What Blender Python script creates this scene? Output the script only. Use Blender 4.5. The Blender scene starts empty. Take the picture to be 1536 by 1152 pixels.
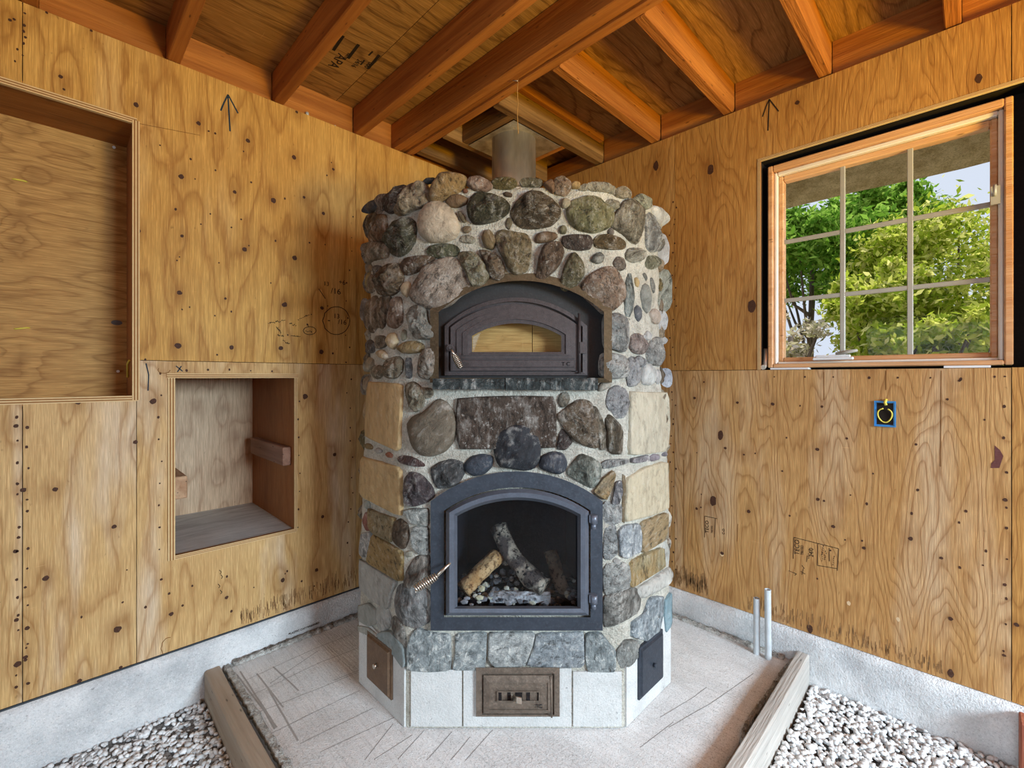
import bpy, bmesh, math, random
import numpy as np
from mathutils import Vector, Matrix, noise

random.seed(7)
rng = np.random.default_rng(7)
S = bpy.context.scene
COL = S.collection
R2 = math.sqrt(2.0)

# ---------------------------------------------------------------- camera, sky, sun, daylight, exposure
# World frame: the room corner behind the heater is the origin; the left wall runs along +X (y = 0),
# the right wall along +Y (x = 0), z = 0 is the top of the hearth slab.
CAM = Vector((2.347, 2.320, 1.264))
F_PX, HX, HY = 687.0, 768.0, 565.0
cam = bpy.data.cameras.new('camera')
cam.sensor_width = 36.0
cam.lens = F_PX / 1536.0 * 36.0
cam.shift_y = -(576.0 - HY) / 1536.0
cam.clip_start = 0.03
cam_o = bpy.data.objects.new('camera', cam)
cam_o.location = CAM
cam_o.rotation_euler = (math.pi / 2, 0, math.radians(135))
COL.objects.link(cam_o)
S.camera = cam_o

world = bpy.data.worlds.new('sky'); S.world = world
world.use_nodes = True
bg = world.node_tree.nodes['Background']
bg.inputs[0].default_value = (0.80, 0.87, 1.0, 1)
bg.inputs[1].default_value = 0.92

def lamp(name, kind, loc, energy, color, rot=None, aim=None, size=None, size_y=None, radius=None, angle=None):
    l = bpy.data.lights.new(name, kind)
    l.energy = energy; l.color = color
    if size: l.shape = 'RECTANGLE'; l.size = size; l.size_y = size_y or size
    if radius is not None: l.shadow_soft_size = radius
    if angle is not None: l.angle = angle
    o = bpy.data.objects.new(name, l); COL.objects.link(o); o.location = loc
    if aim is not None:
        o.rotation_euler = (Vector(aim) - Vector(loc)).to_track_quat('-Z', 'Y').to_euler()
    return o
lamp('sun', 'SUN', (-5, 1, 8), 6.0, (1.0, 0.96, 0.86), aim=(0, 0, 0), angle=0.01)
# daylight through the window in the end wall; a soft fill is added at an unseen rear opening
dd_ = lamp('end_window_daylight', 'AREA', (1.10, 5.12, 1.64), 122, (0.68, 0.87, 1.0), aim=(1.10, 2.6, 0.20), size=1.3, size_y=0.74)
dd_.data.spread = math.radians(115)
rd_ = lamp('rear_fill', 'AREA', (5.12, 2.7, 1.05), 38, (0.68, 0.87, 1.0), aim=(2.4, 2.7, -0.60), size=2.6, size_y=1.9)
rd_.data.spread = math.radians(120)
wl_ = lamp('warm_uplight_fill', 'SPOT', (1.15, 4.45, 1.05), 520, (1.0, 0.66, 0.02), aim=(1.20, 4.25, 4.0), radius=0.25)   # added warm uplight for ceiling and upper walls, no such lamp known
wl_.data.spot_size = math.radians(166); wl_.data.spot_blend = 0.5
S.view_settings.view_transform = 'Standard'
S.view_settings.look = 'None'
S.view_settings.gamma = 1.0
S.view_settings.use_curve_mapping = False
S.view_settings.exposure = 0.0

# ---------------------------------------------------------------- coordinates measured on the photograph
def lw(px, py, n=0.0):            # point of the plane y = n (left wall): x, z
    t = (px - HX) / F_PX
    # u = ((y-cy)-(x-cx))/R2 ; v = -((x-cx)+(y-cy))/R2 ; u = t v
    dy = n - CAM.y
    dx = dy * (1 + t) / (1 - t)
    v = -(dx + dy) / R2
    return CAM.x + dx, CAM.z + (HY - py) * v / F_PX
def rw(px, py, n=0.0):            # point of the plane x = n (right wall): y, z
    t = (px - HX) / F_PX
    dx = n - CAM.x
    dy = dx * (1 - t) / (1 + t)
    v = -(dx + dy) / R2
    return CAM.y + dy, CAM.z + (HY - py) * v / F_PX
def far(px, py, v):               # point at depth v in front of the camera
    u = (px - HX) / F_PX * v
    return Vector((CAM.x - (u + v) / R2, CAM.y + (u - v) / R2, CAM.z + (HY - py) * v / F_PX))

# ---------------------------------------------------------------- object helpers
def tag(o, label=None, cat=None, group=None, kind=None):
    if label: o['label'] = label
    if cat: o['category'] = cat
    if group: o['group'] = group
    if kind: o['kind'] = kind
    return o
def empty(name, loc=(0, 0, 0), rz=0.0, **k):
    o = bpy.data.objects.new(name, None); COL.objects.link(o)
    o.empty_display_size = 0.05
    o.location = loc; o.rotation_euler = (0, 0, rz)
    return tag(o, **k)
def link(name, me, mat, parent=None, color=None, **k):
    o = bpy.data.objects.new(name, me); COL.objects.link(o)
    if mat is not None and not me.materials: me.materials.append(mat)
    if parent is not None: o.parent = parent
    if color is not None: o.color = (*color, 1)
    return tag(o, **k)

class MB:
    def __init__(s): s.v = []; s.f = []; s.sm = []
    def add(s, vs, fs, smooth=False):
        b = len(s.v); s.v += [tuple(p) for p in vs]
        for f in fs: s.f.append(tuple(i + b for i in f)); s.sm.append(smooth)
        return s
    def box(s, x0, x1, y0, y1, z0, z1, M=None):
        vs = [Vector((x, y, z)) for z in (z0, z1) for y in (y0, y1) for x in (x0, x1)]
        if M: vs = [M @ p for p in vs]
        return s.add(vs, [(0, 2, 3, 1), (4, 5, 7, 6), (0, 1, 5, 4), (2, 6, 7, 3), (0, 4, 6, 2), (1, 3, 7, 5)])
    def tube(s, path, r, n=10, cap=True, smooth=True):
        path = [Vector(p) for p in path]
        rs = r if isinstance(r, (list, tuple)) else [r] * len(path)
        vs = []; up = None
        for i, p in enumerate(path):
            d = (path[min(i + 1, len(path) - 1)] - path[max(i - 1, 0)]).normalized()
            if up is None:
                up = d.orthogonal().normalized()
            else:
                up = (up - d * up.dot(d)); up = up.normalized() if up.length > 1e-6 else d.orthogonal().normalized()
            w = d.cross(up)
            for k in range(n):
                a = 2 * math.pi * k / n
                vs.append(p + (up * math.cos(a) + w * math.sin(a)) * rs[i])
        fs = []
        for i in range(len(path) - 1):
            for k in range(n):
                k2 = (k + 1) % n
                fs.append((i * n + k, i * n + k2, (i + 1) * n + k2, (i + 1) * n + k))
        s.add(vs, fs, smooth)
        if cap:
            b = len(s.v) - len(vs)
            s.f.append(tuple(b + k for k in range(n - 1, -1, -1))); s.sm.append(False)
            s.f.append(tuple(b + (len(path) - 1) * n + k for k in range(n))); s.sm.append(False)
        return s
    def loft(s, loops, close_first=False, close_last=False, smooth=False):
        n = len(loops[0]); vs = [p for l in loops for p in l]; fs = []
        for i in range(len(loops) - 1):
            for k in range(n):
                k2 = (k + 1) % n
                fs.append((i * n + k, i * n + k2, (i + 1) * n + k2, (i + 1) * n + k))
        if close_first: fs.append(tuple(range(n - 1, -1, -1)))
        if close_last: fs.append(tuple((len(loops) - 1) * n + k for k in range(n)))
        return s.add(vs, fs, smooth)
    def mesh(s, name, bevel=0.0, recalc=True):
        me = bpy.data.meshes.new(name)
        me.from_pydata(s.v, [], s.f)
        me.polygons.foreach_set('use_smooth', s.sm)
        if recalc or bevel:
            bm = bmesh.new(); bm.from_mesh(me)
            if bevel:
                bmesh.ops.bevel(bm, geom=bm.edges[:], offset=bevel, segments=1, affect='EDGES', clamp_overlap=True)
            bmesh.ops.recalc_face_normals(bm, faces=bm.faces[:])
            bm.to_mesh(me); bm.free()
        me.update()
        return me
    def obj(s, name, mat, parent=None, bevel=0.0, color=None, **k):
        return link(name, s.mesh(name, bevel), mat, parent, color, **k)
def box(name, mat, parent, x0, x1, y0, y1, z0, z1, bevel=0.0, M=None, color=None, **k):
    return MB().box(x0, x1, y0, y1, z0, z1, M).obj(name, mat, parent, bevel, color, **k)

# ---------------------------------------------------------------- materials
def lin(c):
    return tuple(((x / 255) / 12.92 if x / 255 <= 0.04045 else ((x / 255 + 0.055) / 1.055) ** 2.4) for x in c)
class NT:
    def __init__(s, name, rough=0.8, spec=0.3):
        s.m = bpy.data.materials.new(name); s.m.use_nodes = True
        s.t = s.m.node_tree; s.b = s.t.nodes['Principled BSDF']
        s.b.inputs['Roughness'].default_value = rough
        s.b.inputs['Specular IOR Level'].default_value = spec
    def n(s, typ, ins=None, **props):
        nd = s.t.nodes.new('ShaderNode' + typ)
        for k, v in props.items(): setattr(nd, k, v)
        for k, v in (ins or {}).items(): s.put(nd.inputs[k], v)
        return nd
    def put(s, sock, v):
        if isinstance(v, bpy.types.NodeSocket): s.t.links.new(v, sock)
        elif isinstance(v, bpy.types.Node): s.t.links.new(v.outputs[0], sock)
        else:
            if isinstance(v, tuple) and len(v) == 3 and sock.type == 'RGBA': v = (*v, 1)
            sock.default_value = v
    def math(s, op, a, b=0.0, c=0.0, clamp=False):
        nd = s.n('Math', operation=op, use_clamp=clamp)
        s.put(nd.inputs[0], a); s.put(nd.inputs[1], b)
        if op == 'MULTIPLY_ADD': s.put(nd.inputs[2], c)
        return nd.outputs[0]
    def ramp(s, fac, stops, interp='LINEAR'):
        nd = s.n('ValToRGB'); s.put(nd.inputs[0], fac)
        r = nd.color_ramp; r.interpolation = interp
        while len(r.elements) < len(stops): r.elements.new(0.5)
        for e, (p, c) in zip(r.elements, stops):
            e.position = p; e.color = (*(c if isinstance(c, tuple) else (c, c, c)), 1)
        return nd.outputs[0]
    def mix(s, fac, a, b, mode='MIX'):
        nd = s.n('Mix', data_type='RGBA', blend_type=mode)
        s.put(nd.inputs[0], fac); s.put(nd.inputs[6], a); s.put(nd.inputs[7], b)
        return nd.outputs[2]
    def noise(s, vec, scale, detail=3, rough=0.55, w=None, dist=0.0):
        nd = s.n('TexNoise', noise_dimensions='4D' if w is not None else '3D')
        if vec is not None: s.put(nd.inputs['Vector'], vec)
        nd.inputs['Scale'].default_value = scale; nd.inputs['Detail'].default_value = detail
        nd.inputs['Roughness'].default_value = rough; nd.inputs['Distortion'].default_value = dist
        if w is not None: s.put(nd.inputs['W'], w)
        return nd.outputs[0]
    def map(s, vec, scale=(1, 1, 1), rot=(0, 0, 0), loc=(0, 0, 0)):
        nd = s.n('Mapping'); s.put(nd.inputs[0], vec)
        nd.inputs['Scale'].default_value = scale; nd.inputs['Rotation'].default_value = rot; nd.inputs['Location'].default_value = loc
        return nd.outputs[0]
    def coord(s, which='Object'): return s.n('TexCoord').outputs[which]
    def rand(s): return s.n('ObjectInfo').outputs['Random']
    def ocol(s): return s.n('ObjectInfo').outputs['Color']
    def bump(s, h, strength=0.5, dist=0.01):
        nd = s.n('Bump'); nd.inputs['Strength'].default_value = strength; nd.inputs['Distance'].default_value = dist
        s.put(nd.inputs['Height'], h); s.put(s.b.inputs['Normal'], nd.outputs[0])
    def base(s, c): s.put(s.b.inputs['Base Color'], c)
    def rough(s, v): s.put(s.b.inputs['Roughness'], v)

def plywood(name, axes, light, mid, dark, rings=11, contrast=1.0, scale=1.0, pale=None, rough=0.62, streak=0.5):
    """axes: (across grain, along grain) as 'xyz' letters."""
    m = NT(name, rough, 0.25)
    sep = m.n('SeparateXYZ', {0: m.coord()})
    ix = {'x': 0, 'y': 1, 'z': 2}
    ac, al = sep.outputs[ix[axes[0]]], sep.outputs[ix[axes[1]]]
    rnd = m.rand()
    w = m.math('MULTIPLY', rnd, 37.0)
    def vec(sa, sl):
        return m.n('CombineXYZ', {0: m.math('MULTIPLY', ac, sa), 1: m.math('MULTIPLY', al, sl)}).outputs[0]
    fld = m.noise(vec(3.4 * scale, 0.62 * scale), 1.0, 2.5, 0.5, w=w)
    wob = m.noise(vec(22 * scale, 5 * scale), 1.0, 2, 0.5, w=w)
    halo = m.n('Attribute', attribute_name='swirl').outputs['Fac']
    ph = m.math('ADD', m.math('MULTIPLY_ADD', fld, rings, m.math('MULTIPLY', wob, 0.55)), m.math('MULTIPLY', halo, 0.9))
    fr = m.math('FRACT', ph)
    lat = m.ramp(fr, [(0.0, 0.25), (0.45, 0.0), (0.72, 0.35), (0.9, 1.0), (1.0, 0.25)])
    strk = m.noise(vec(150, 4.0), 1.0, 2, 0.6, w=w)
    fine = m.noise(vec(420, 14), 1.0, 2, 0.6, w=w)
    bl = m.noise(vec(1.7, 1.1), 1.0, 4, 0.6, w=m.math('ADD', w, 5.0))
    big = m.noise(vec(5.5, 0.8), 1.0, 3, 0.55, w=m.math('ADD', w, 9.0))
    c = m.mix(m.ramp(bl, [(0.3, 0.0), (0.7, 1.0)]), light, mid)
    if pale is not None:
        c = m.mix(m.ramp(big, [(0.52, 0.0), (0.72, 0.75)]), c, pale)
    c = m.mix(m.math('MULTIPLY', lat, 0.62 * contrast), c, dark)
    c = m.mix(m.math('MULTIPLY', m.ramp(strk, [(0.45, 0.0), (0.8, 1.0)]), streak), c, dark)
    c = m.mix(m.math('MULTIPLY', m.ramp(fine, [(0.42, 1.0), (0.62, 0.0)]), 0.30), c, tuple(x * 0.6 for x in dark))
    c = m.mix(m.math('MULTIPLY', m.ramp(fine, [(0.55, 0.0), (0.72, 1.0)]), 0.30), c, tuple(min(1, x * 1.2 + 0.03) for x in light))
    sp = m.noise(vec(60, 30), 1.0, 2, 0.5, w=m.math('ADD', w, 3.0))
    c = m.mix(m.math('MULTIPLY', m.ramp(sp, [(0.70, 0.0), (0.78, 1.0)]), 0.45), c, tuple(x * 0.4 for x in dark))
    vo = m.n('TexVoronoi', {'Vector': vec(26, 15), 'W': w}, voronoi_dimensions='4D')
    c = m.mix(m.ramp(vo.outputs['Distance'], [(0.055, 0.8), (0.10, 0.0)]), c, tuple(x * 0.3 for x in dark))
    sc2 = m.noise(vec(9, 160), 1.0, 2, 0.5, w=m.math('ADD', w, 13.0))
    c = m.mix(m.math('MULTIPLY', m.ramp(sc2, [(0.73, 0.0), (0.80, 1.0)]), 0.4), c, tuple(min(1, x * 1.25 + 0.04) for x in light))
    kn = m.n('Attribute', attribute_name='knot').outputs['Fac']
    c = m.mix(m.math('MULTIPLY', kn, 0.5), c, tuple(x * 0.75 for x in dark))
    m.base(c)
    m.bump(m.math('ADD', m.math('MULTIPLY', lat, -0.4), m.math('ADD', m.math('MULTIPLY', strk, 0.5), m.math('MULTIPLY', fine, 0.6))), 0.35, 0.004)
    return m.m

def timber(name, along, light, dark, rough=0.7):
    m = NT(name, rough, 0.25)
    sc = {'x': (1.2, 22, 22), 'y': (22, 1.2, 22), 'z': (22, 22, 1.2)}[along]
    w = m.math('MULTIPLY', m.rand(), 31.0)
    co = m.coord()
    g = m.noise(m.map(co, sc), 1.0, 4, 0.6, w=w, dist=0.6)
    f = m.noise(m.map(co, tuple(x * 6 for x in sc)), 1.0, 2, 0.6, w=w)
    bl = m.noise(co, 2.2, 3, 0.5, w=w)
    c = m.mix(m.ramp(g, [(0.32, 0.0), (0.68, 1.0)]), light, dark)
    c = m.mix(m.math('MULTIPLY', m.ramp(bl, [(0.4, 0.0), (0.75, 1.0)]), 0.35), c, tuple(x * 0.6 for x in dark))
    kn = m.n('TexVoronoi', {'Vector': m.map(co, {'x': (1.7, 6, 6), 'y': (6, 1.7, 6), 'z': (6, 6, 1.7)}[along])})
    c = m.mix(m.ramp(kn.outputs['Distance'], [(0.05, 0.75), (0.12, 0.0)]), c, tuple(x * 0.25 for x in dark))
    m.base(c)
    m.bump(m.math('ADD', m.math('MULTIPLY', g, 1.5), f), 0.6, 0.006)
    return m.m

def mineral(name, kind):
    """Stone whose base tone is the object's own colour."""
    m = NT(name, 0.72, 0.35)
    co = m.coord('Object'); w = m.math('MULTIPLY', m.rand(), 53.0)
    base = m.ocol()
    n1 = m.noise(co, 14, 4, 0.6, w=w); n2 = m.noise(co, 70, 4, 0.65, w=w); n3 = m.noise(co, 260, 2, 0.6, w=w)
    dark = m.mix(1.0, base, (0.30, 0.29, 0.28), 'MULTIPLY')
    lite = m.mix(0.65, base, (0.86, 0.83, 0.76))
    c = m.mix(m.ramp(n1, [(0.45, 0.0), (0.72, 0.65)]), base, dark)
    c = m.mix(m.ramp(n1, [(0.28, 0.55), (0.44, 0.0)]), c, lite)
    h = n2
    if kind == 'speckled':
        c = m.mix(m.ramp(n2, [(0.56, 0.0), (0.66, 0.85)]), c, dark)
        c = m.mix(m.ramp(n2, [(0.32, 0.8), (0.42, 0.0)]), c, lite)
    elif kind == 'veined':
        v = m.noise(co, 9, 5, 0.62, w=m.math('ADD', w, 4.0), dist=1.2)
        line = m.ramp(m.math('ABSOLUTE', m.math('SUBTRACT', v, 0.5)), [(0.0, 1.0), (0.02, 0.0)])
        c = m.mix(m.math('MULTIPLY', line, 0.4), c, lite)
    elif kind == 'layered':
        ly = m.noise(m.map(co, (30, 30, 7), rot=(0.5, 0.35, 0.2)), 1.0, 4, 0.6, w=w, dist=0.7)
        c = m.mix(m.ramp(ly, [(0.42, 0.0), (0.60, 0.85)]), c, dark)
        c = m.mix(m.ramp(ly, [(0.28, 0.9), (0.42, 0.0)]), c, lite)
        h = m.math('ADD', n2, m.math('MULTIPLY', ly, 1.6))
    elif kind == 'slab':
        st = m.noise(m.map(co, (40, 40, 9)), 1.0, 4, 0.6, w=w)
        c = m.mix(0.75, c, base)
        c = m.mix(m.math('MULTIPLY', m.ramp(st, [(0.45, 0.0), (0.72, 1.0)]), 0.40), c, dark)
        h = m.math('ADD', n2, st)
    elif kind == 'slate':
        st = m.noise(m.map(co, (26, 26, 26)), 1.0, 6, 0.72, w=w, dist=1.5)
        c = m.mix(m.ramp(st, [(0.46, 0.0), (0.60, 0.8)]), base, m.mix(1.0, base, (0.42, 0.44, 0.46), 'MULTIPLY'))
        c = m.mix(m.ramp(st, [(0.36, 0.85), (0.45, 0.0)]), c, lite)
        h = m.math('ADD', n2, st)
    if kind == 'ochre':
        oc = m.ramp(m.noise(co, 7, 3, 0.5, w=m.math('ADD', w, 2.0)), [(0.45, 0.0), (0.58, 0.9)])
        c = m.mix(m.math('MULTIPLY', oc, 0.8), c, lin((170, 138, 86)))
    # fractured relief: stretched along a direction of the stone's own, dark in its deepest cracks
    rot = m.n('VectorRotate', {'Vector': co, 'Axis': (0.3, 0.5, 0.81), 'Angle': m.math('MULTIPLY', m.rand(), 6.28)}).outputs[0]
    ck = m.noise(m.map(rot, (1.0, 1.0, 0.42)), 46, 6, 0.72, w=m.math('ADD', w, 1.0), dist=0.35)
    pit = m.ramp(ck, [(0.38, 1.0), (0.475, 0.0)])
    pk = m.ramp(ck, [(0.54, 0.0), (0.64, 1.0)])
    amt = {'plain': 0.42, 'slab': 0.30}.get(kind, 0.8)
    c = m.mix(m.math('MULTIPLY', pit, amt), c, m.mix(1.0, base, (0.14, 0.13, 0.12), 'MULTIPLY'))
    c = m.mix(m.math('MULTIPLY', pk, 0.45 * amt), c, lite)
    m.base(c)
    hh = m.math('ADD', m.math('MULTIPLY', h, 0.5), m.math('MULTIPLY', ck, 1.8))
    hh = m.math('ADD', hh, m.math('MULTIPLY', n3, 0.25))
    m.bump(hh, {'plain': 0.7, 'slab': 0.8, 'slate': 0.9}.get(kind, 1.0), {'plain': 0.010, 'slab': 0.007, 'slate': 0.010}.get(kind, 0.022))
    return m.m

def plain(name, col, rough=0.7, metal=0.0, spec=0.4, var=0.25, vs=18, bump=0.2, bd=0.003, fine=120):
    m = NT(name, rough, spec); m.b.inputs['Metallic'].default_value = metal
    co = m.coord('Object')
    n1 = m.noise(co, vs, 4, 0.6); n2 = m.noise(co, fine, 3, 0.6)
    c = m.mix(m.math('MULTIPLY', m.ramp(n1, [(0.35, 0.0), (0.7, 1.0)]), var), col, tuple(x * 0.35 for x in col))
    c = m.mix(m.math('MULTIPLY', m.ramp(n2, [(0.5, 0.0), (0.75, 1.0)]), var * 0.8), c, tuple(min(1, x * 1.5 + 0.03) for x in col))
    m.base(c)
    if bump: m.bump(n2, bump, bd)
    return m.m

# left wall plywood: smooth yellow fir; right wall: bold cathedral grain
M_PLY_L = plywood('plywood_left', 'xz', lin((220, 174, 96)), lin((202, 150, 70)), lin((146, 92, 34)), rings=10, contrast=1.0, pale=lin((226, 192, 132)))
M_PLY_R = plywood('plywood_right', 'yz', lin((204, 154, 86)), lin((186, 132, 66)), lin((134, 80, 32)), rings=30, contrast=0.8, scale=1.25, pale=lin((208, 164, 104)))
M_PLY_LW = plywood('plywood_left_worn_lit', 'xz', lin((222, 188, 134)), lin((206, 166, 106)), lin((150, 102, 52)), rings=12, contrast=0.9, pale=lin((236, 226, 210)))  # lower sheets: scuffed wood, with cool daylight painted in as a paler tone
M_PLY_RW = plywood('plywood_right_worn_lit', 'yz', lin((208, 164, 106)), lin((190, 142, 84)), lin((138, 88, 42)), rings=30, contrast=0.9, scale=1.25, pale=lin((226, 202, 168)))  # scuffs plus the brighter lower light, both put into the wood colour
M_PLY_BACK = plywood('plywood_recess', 'zx', lin((210, 166, 100)), lin((194, 146, 80)), lin((128, 82, 36)), rings=14, contrast=0.9, scale=1.5)
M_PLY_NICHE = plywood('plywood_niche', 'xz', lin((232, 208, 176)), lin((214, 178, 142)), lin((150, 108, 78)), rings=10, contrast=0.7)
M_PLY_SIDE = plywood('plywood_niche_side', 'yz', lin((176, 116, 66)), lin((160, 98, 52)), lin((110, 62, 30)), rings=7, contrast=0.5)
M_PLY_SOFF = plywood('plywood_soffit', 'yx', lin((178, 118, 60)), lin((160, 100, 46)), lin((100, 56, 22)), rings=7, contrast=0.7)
M_PLY_DECK = plywood('plywood_deck', 'yx', lin((196, 148, 88)), lin((172, 122, 64)), lin((92, 56, 22)), rings=13, contrast=1.1, scale=1.4)
M_FLOORBD = plywood('niche_floor_grey', 'yx', lin((224, 226, 226)), lin((204, 206, 206)), lin((140, 142, 142)), rings=12, contrast=0.7)
M_BEAM_X = timber('beam_along_x', 'x', lin((192, 124, 58)), lin((142, 80, 30)))
M_BEAM_Y = timber('beam_along_y', 'y', lin((196, 126, 58)), lin((144, 80, 30)))
M_OLD_X = timber('old_timber_x', 'x', lin((170, 128, 78)), lin((98, 66, 34)))
M_OLD_Y = timber('old_timber_y', 'y', lin((160, 116, 68)), lin((90, 60, 30)))
M_PALEWOOD = timber('pale_pine_y', 'y', lin((214, 176, 140)), lin((176, 132, 98)))
M_CLEAT = timber('cleat_wood', 'y', lin((176, 138, 116)), lin((124, 88, 72)))
M_FORM_L = timber('form_board_brown', 'y', lin((176, 160, 142)), lin((140, 120, 100)))
M_FORM_R = timber('form_board_grey', 'x', lin((196, 190, 182)), lin((158, 152, 146)))
M_RED = timber('red_board', 'z', lin((186, 120, 92)), lin((140, 72, 54)))
M_SASH = timber('window_pine', 'y', lin((226, 178, 130)), lin((196, 138, 88)), rough=0.3)

def ply_edge(name, axis):
    m = NT(name, 0.8, 0.2)
    sep = m.n('SeparateXYZ', {0: m.coord('Generated')})
    w = m.math('FRACT', m.math('MULTIPLY', sep.outputs[axis], 2.5))
    n = m.noise(m.coord('Object'), 60, 3)
    c = m.mix(m.ramp(w, [(0.40, 0.0), (0.5, 1.0), (0.9, 1.0), (1.0, 0.0)]), lin((226, 196, 146)), lin((150, 104, 60)))
    m.base(m.mix(m.math('MULTIPLY', n, 0.3), c, lin((110, 74, 40))))
    return m.m
M_EDGE_X = ply_edge('ply_edge_vertical', 0)
M_EDGE_Z = ply_edge('ply_edge_level', 2)
M_EDGE_Y = ply_edge('ply_edge_right', 1)

def concrete(name, light, dark, bump=0.5, sc=6):
    m = NT(name, 0.9, 0.2)
    co = m.coord('Object')
    n1 = m.noise(co, sc, 5, 0.62); n2 = m.noise(co, 45, 4, 0.6); n3 = m.noise(co, 230, 3, 0.6)
    c = m.mix(m.ramp(n1, [(0.36, 0.0), (0.66, 1.0)]), light, dark)
    c = m.mix(m.ramp(n2, [(0.66, 0.0), (0.74, 0.7)]), c, tuple(x * 0.35 for x in dark))
    c = m.mix(m.ramp(n3, [(0.58, 0.0), (0.72, 0.6)]), c, tuple(x * 0.5 for x in dark))
    c = m.mix(m.ramp(n3, [(0.30, 0.5), (0.42, 0.0)]), c, tuple(min(1, x * 1.25) for x in light))
    n4 = m.noise(co, 120, 3, 0.7)
    c = m.mix(m.math('MULTIPLY', m.ramp(n4, [(0.50, 0.0), (0.66, 1.0)]), 0.45 * bump), c, tuple(x * 0.55 for x in dark))
    c = m.mix(m.math('MULTIPLY', m.ramp(n4, [(0.34, 1.0), (0.46, 0.0)]), 0.35 * bump), c, tuple(min(1, x * 1.2) for x in light))
    m.base(c); m.bump(m.math('ADD', n2, m.math('ADD', n4, m.math('MULTIPLY', n3, 0.6))), bump, 0.011)
    return m.m
M_FOUND = concrete('foundation_concrete', lin((228, 228, 228)), lin((190, 192, 194)))
def slab_mat():
    m = NT('hearth_concrete', 0.9, 0.2)
    co = m.coord('Object')
    n1 = m.noise(co, 5, 5, 0.62); n2 = m.noise(co, 60, 4, 0.6); n3 = m.noise(co, 240, 3, 0.6)
    c = m.mix(m.ramp(n1, [(0.36, 0.0), (0.66, 1.0)]), lin((226, 226, 226)), lin((204, 204, 204)))
    c = m.mix(m.ramp(n3, [(0.56, 0.0), (0.70, 0.7)]), c, lin((120, 118, 114)))
    c = m.mix(m.ramp(n3, [(0.30, 0.7), (0.44, 0.0)]), c, lin((246, 246, 246)))
    br = m.noise(m.map(co, (120, 5, 1), rot=(0, 0, math.radians(-35))), 1.0, 3, 0.6)
    c = m.mix(m.math('MULTIPLY', m.ramp(br, [(0.5, 0.0), (0.75, 1.0)]), 0.25), c, lin((120, 117, 113)))
    m.base(c); m.bump(m.math('ADD', br, m.math('ADD', n2, m.math('MULTIPLY', n3, 0.6))), 0.45, 0.005)
    return m.m
M_SLAB = slab_mat()
M_RIDGE = concrete('ragged_edge', lin((214, 212, 206)), lin((150, 146, 140)), 0.9, 30)
M_MORTAR = concrete('mortar', lin((204, 200, 188)), lin((168, 163, 150)), 0.9, 14)
M_PARGE = concrete('white_parging', lin((198, 198, 196)), lin((182, 182, 180)), 0.35, 8)
M_STONE = {k: mineral('stone_' + k, k) for k in ('plain', 'speckled', 'veined', 'layered', 'slab', 'slate', 'ochre')}
M_IRON_F = plain('iron_bluegrey', lin((56, 62, 72)), 0.55, 0.35, 0.5, 0.45, 26, 0.25)
M_IRON_D = plain('iron_door_bead', lin((104, 110, 122)), 0.38, 0.4, 0.5, 0.35, 20, 0.2)
M_IRON_B = plain('iron_brown', lin((74, 66, 66)), 0.6, 0.35, 0.5, 0.5, 60, 0.5, 0.002, 340)
M_IRON_P = plain('iron_plate_dark', lin((50, 48, 48)), 0.6, 0.3, 0.5, 0.3, 20, 0.2)
M_RUST = plain('rusted_iron', lin((112, 98, 86)), 0.6, 0.35, 0.4, 0.6, 34, 0.5)
M_BRONZE = plain('brown_iron_cover', lin((112, 88, 68)), 0.55, 0.3, 0.4, 0.5, 24, 0.4)
M_BLACK = plain('soot', lin((34, 30, 30)), 0.95, 0, 0.1, 0.4, 12, 0.3)
M_BRICK = plain('firebrick_sooty', lin((34, 31, 34)), 0.95, 0, 0.1, 0.5, 9, 0.4)
M_SPRING = plain('nickel_spring', lin((196, 186, 172)), 0.3, 0.9, 0.5, 0.15, 30, 0.0)
M_STEEL = None
def steel():
    m = NT('galvanised_pipe', 0.28, 0.5); m.b.inputs['Metallic'].default_value = 0.8
    co = m.coord('Object'); n = m.noise(m.map(co, (14, 14, 3)), 1.0, 4, 0.6)
    m.base(m.mix(m.ramp(n, [(0.35, 0.0), (0.7, 1.0)]), lin((232, 226, 214)), lin((168, 156, 138))))
    m.rough(m.ramp(n, [(0.3, 0.26), (0.7, 0.48)]))
    return m.m
M_STEEL = steel()
M_CONDUIT = plain('grey_conduit', lin((198, 204, 208)), 0.5, 0.1, 0.4, 0.25, 30, 0.1)
M_KNOT = plain('knot_dark', lin((74, 44, 28)), 0.7, 0, 0.3, 0.5, 200, 0.3)
M_INK = plain('ink', lin((52, 42, 34)), 0.9, 0, 0.1, 0.2, 60, 0.0)
M_INKBLUE = plain('ink_blue', lin((44, 58, 70)), 0.9, 0, 0.1, 0.2, 60, 0.0)
M_PENCIL = plain('pencil', lin((124, 84, 44)), 0.9, 0, 0.1, 0.2, 60, 0.0)
M_WHITE = plain('white_plastic', lin((226, 226, 226)), 0.5, 0, 0.4, 0.1, 20, 0.0)
M_BLUE = plain('blue_plastic', lin((36, 130, 196)), 0.4, 0, 0.5, 0.2, 20, 0.0)
M_YELLOW = plain('yellow_cable', lin((226, 206, 84)), 0.5, 0, 0.4, 0.15, 40, 0.0)
M_DARK = plain('dark_cavity', lin((40, 34, 30)), 0.9, 0, 0.1, 0.2, 20, 0.0)
M_MUNTIN = plain('muntin_grey', lin((172, 168, 156)), 0.45, 0.1, 0.4, 0.15, 30, 0.0)
M_FELT = plain('dark_membrane', lin((60, 66, 72)), 0.8, 0, 0.2, 0.2, 30, 0.1)

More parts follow.
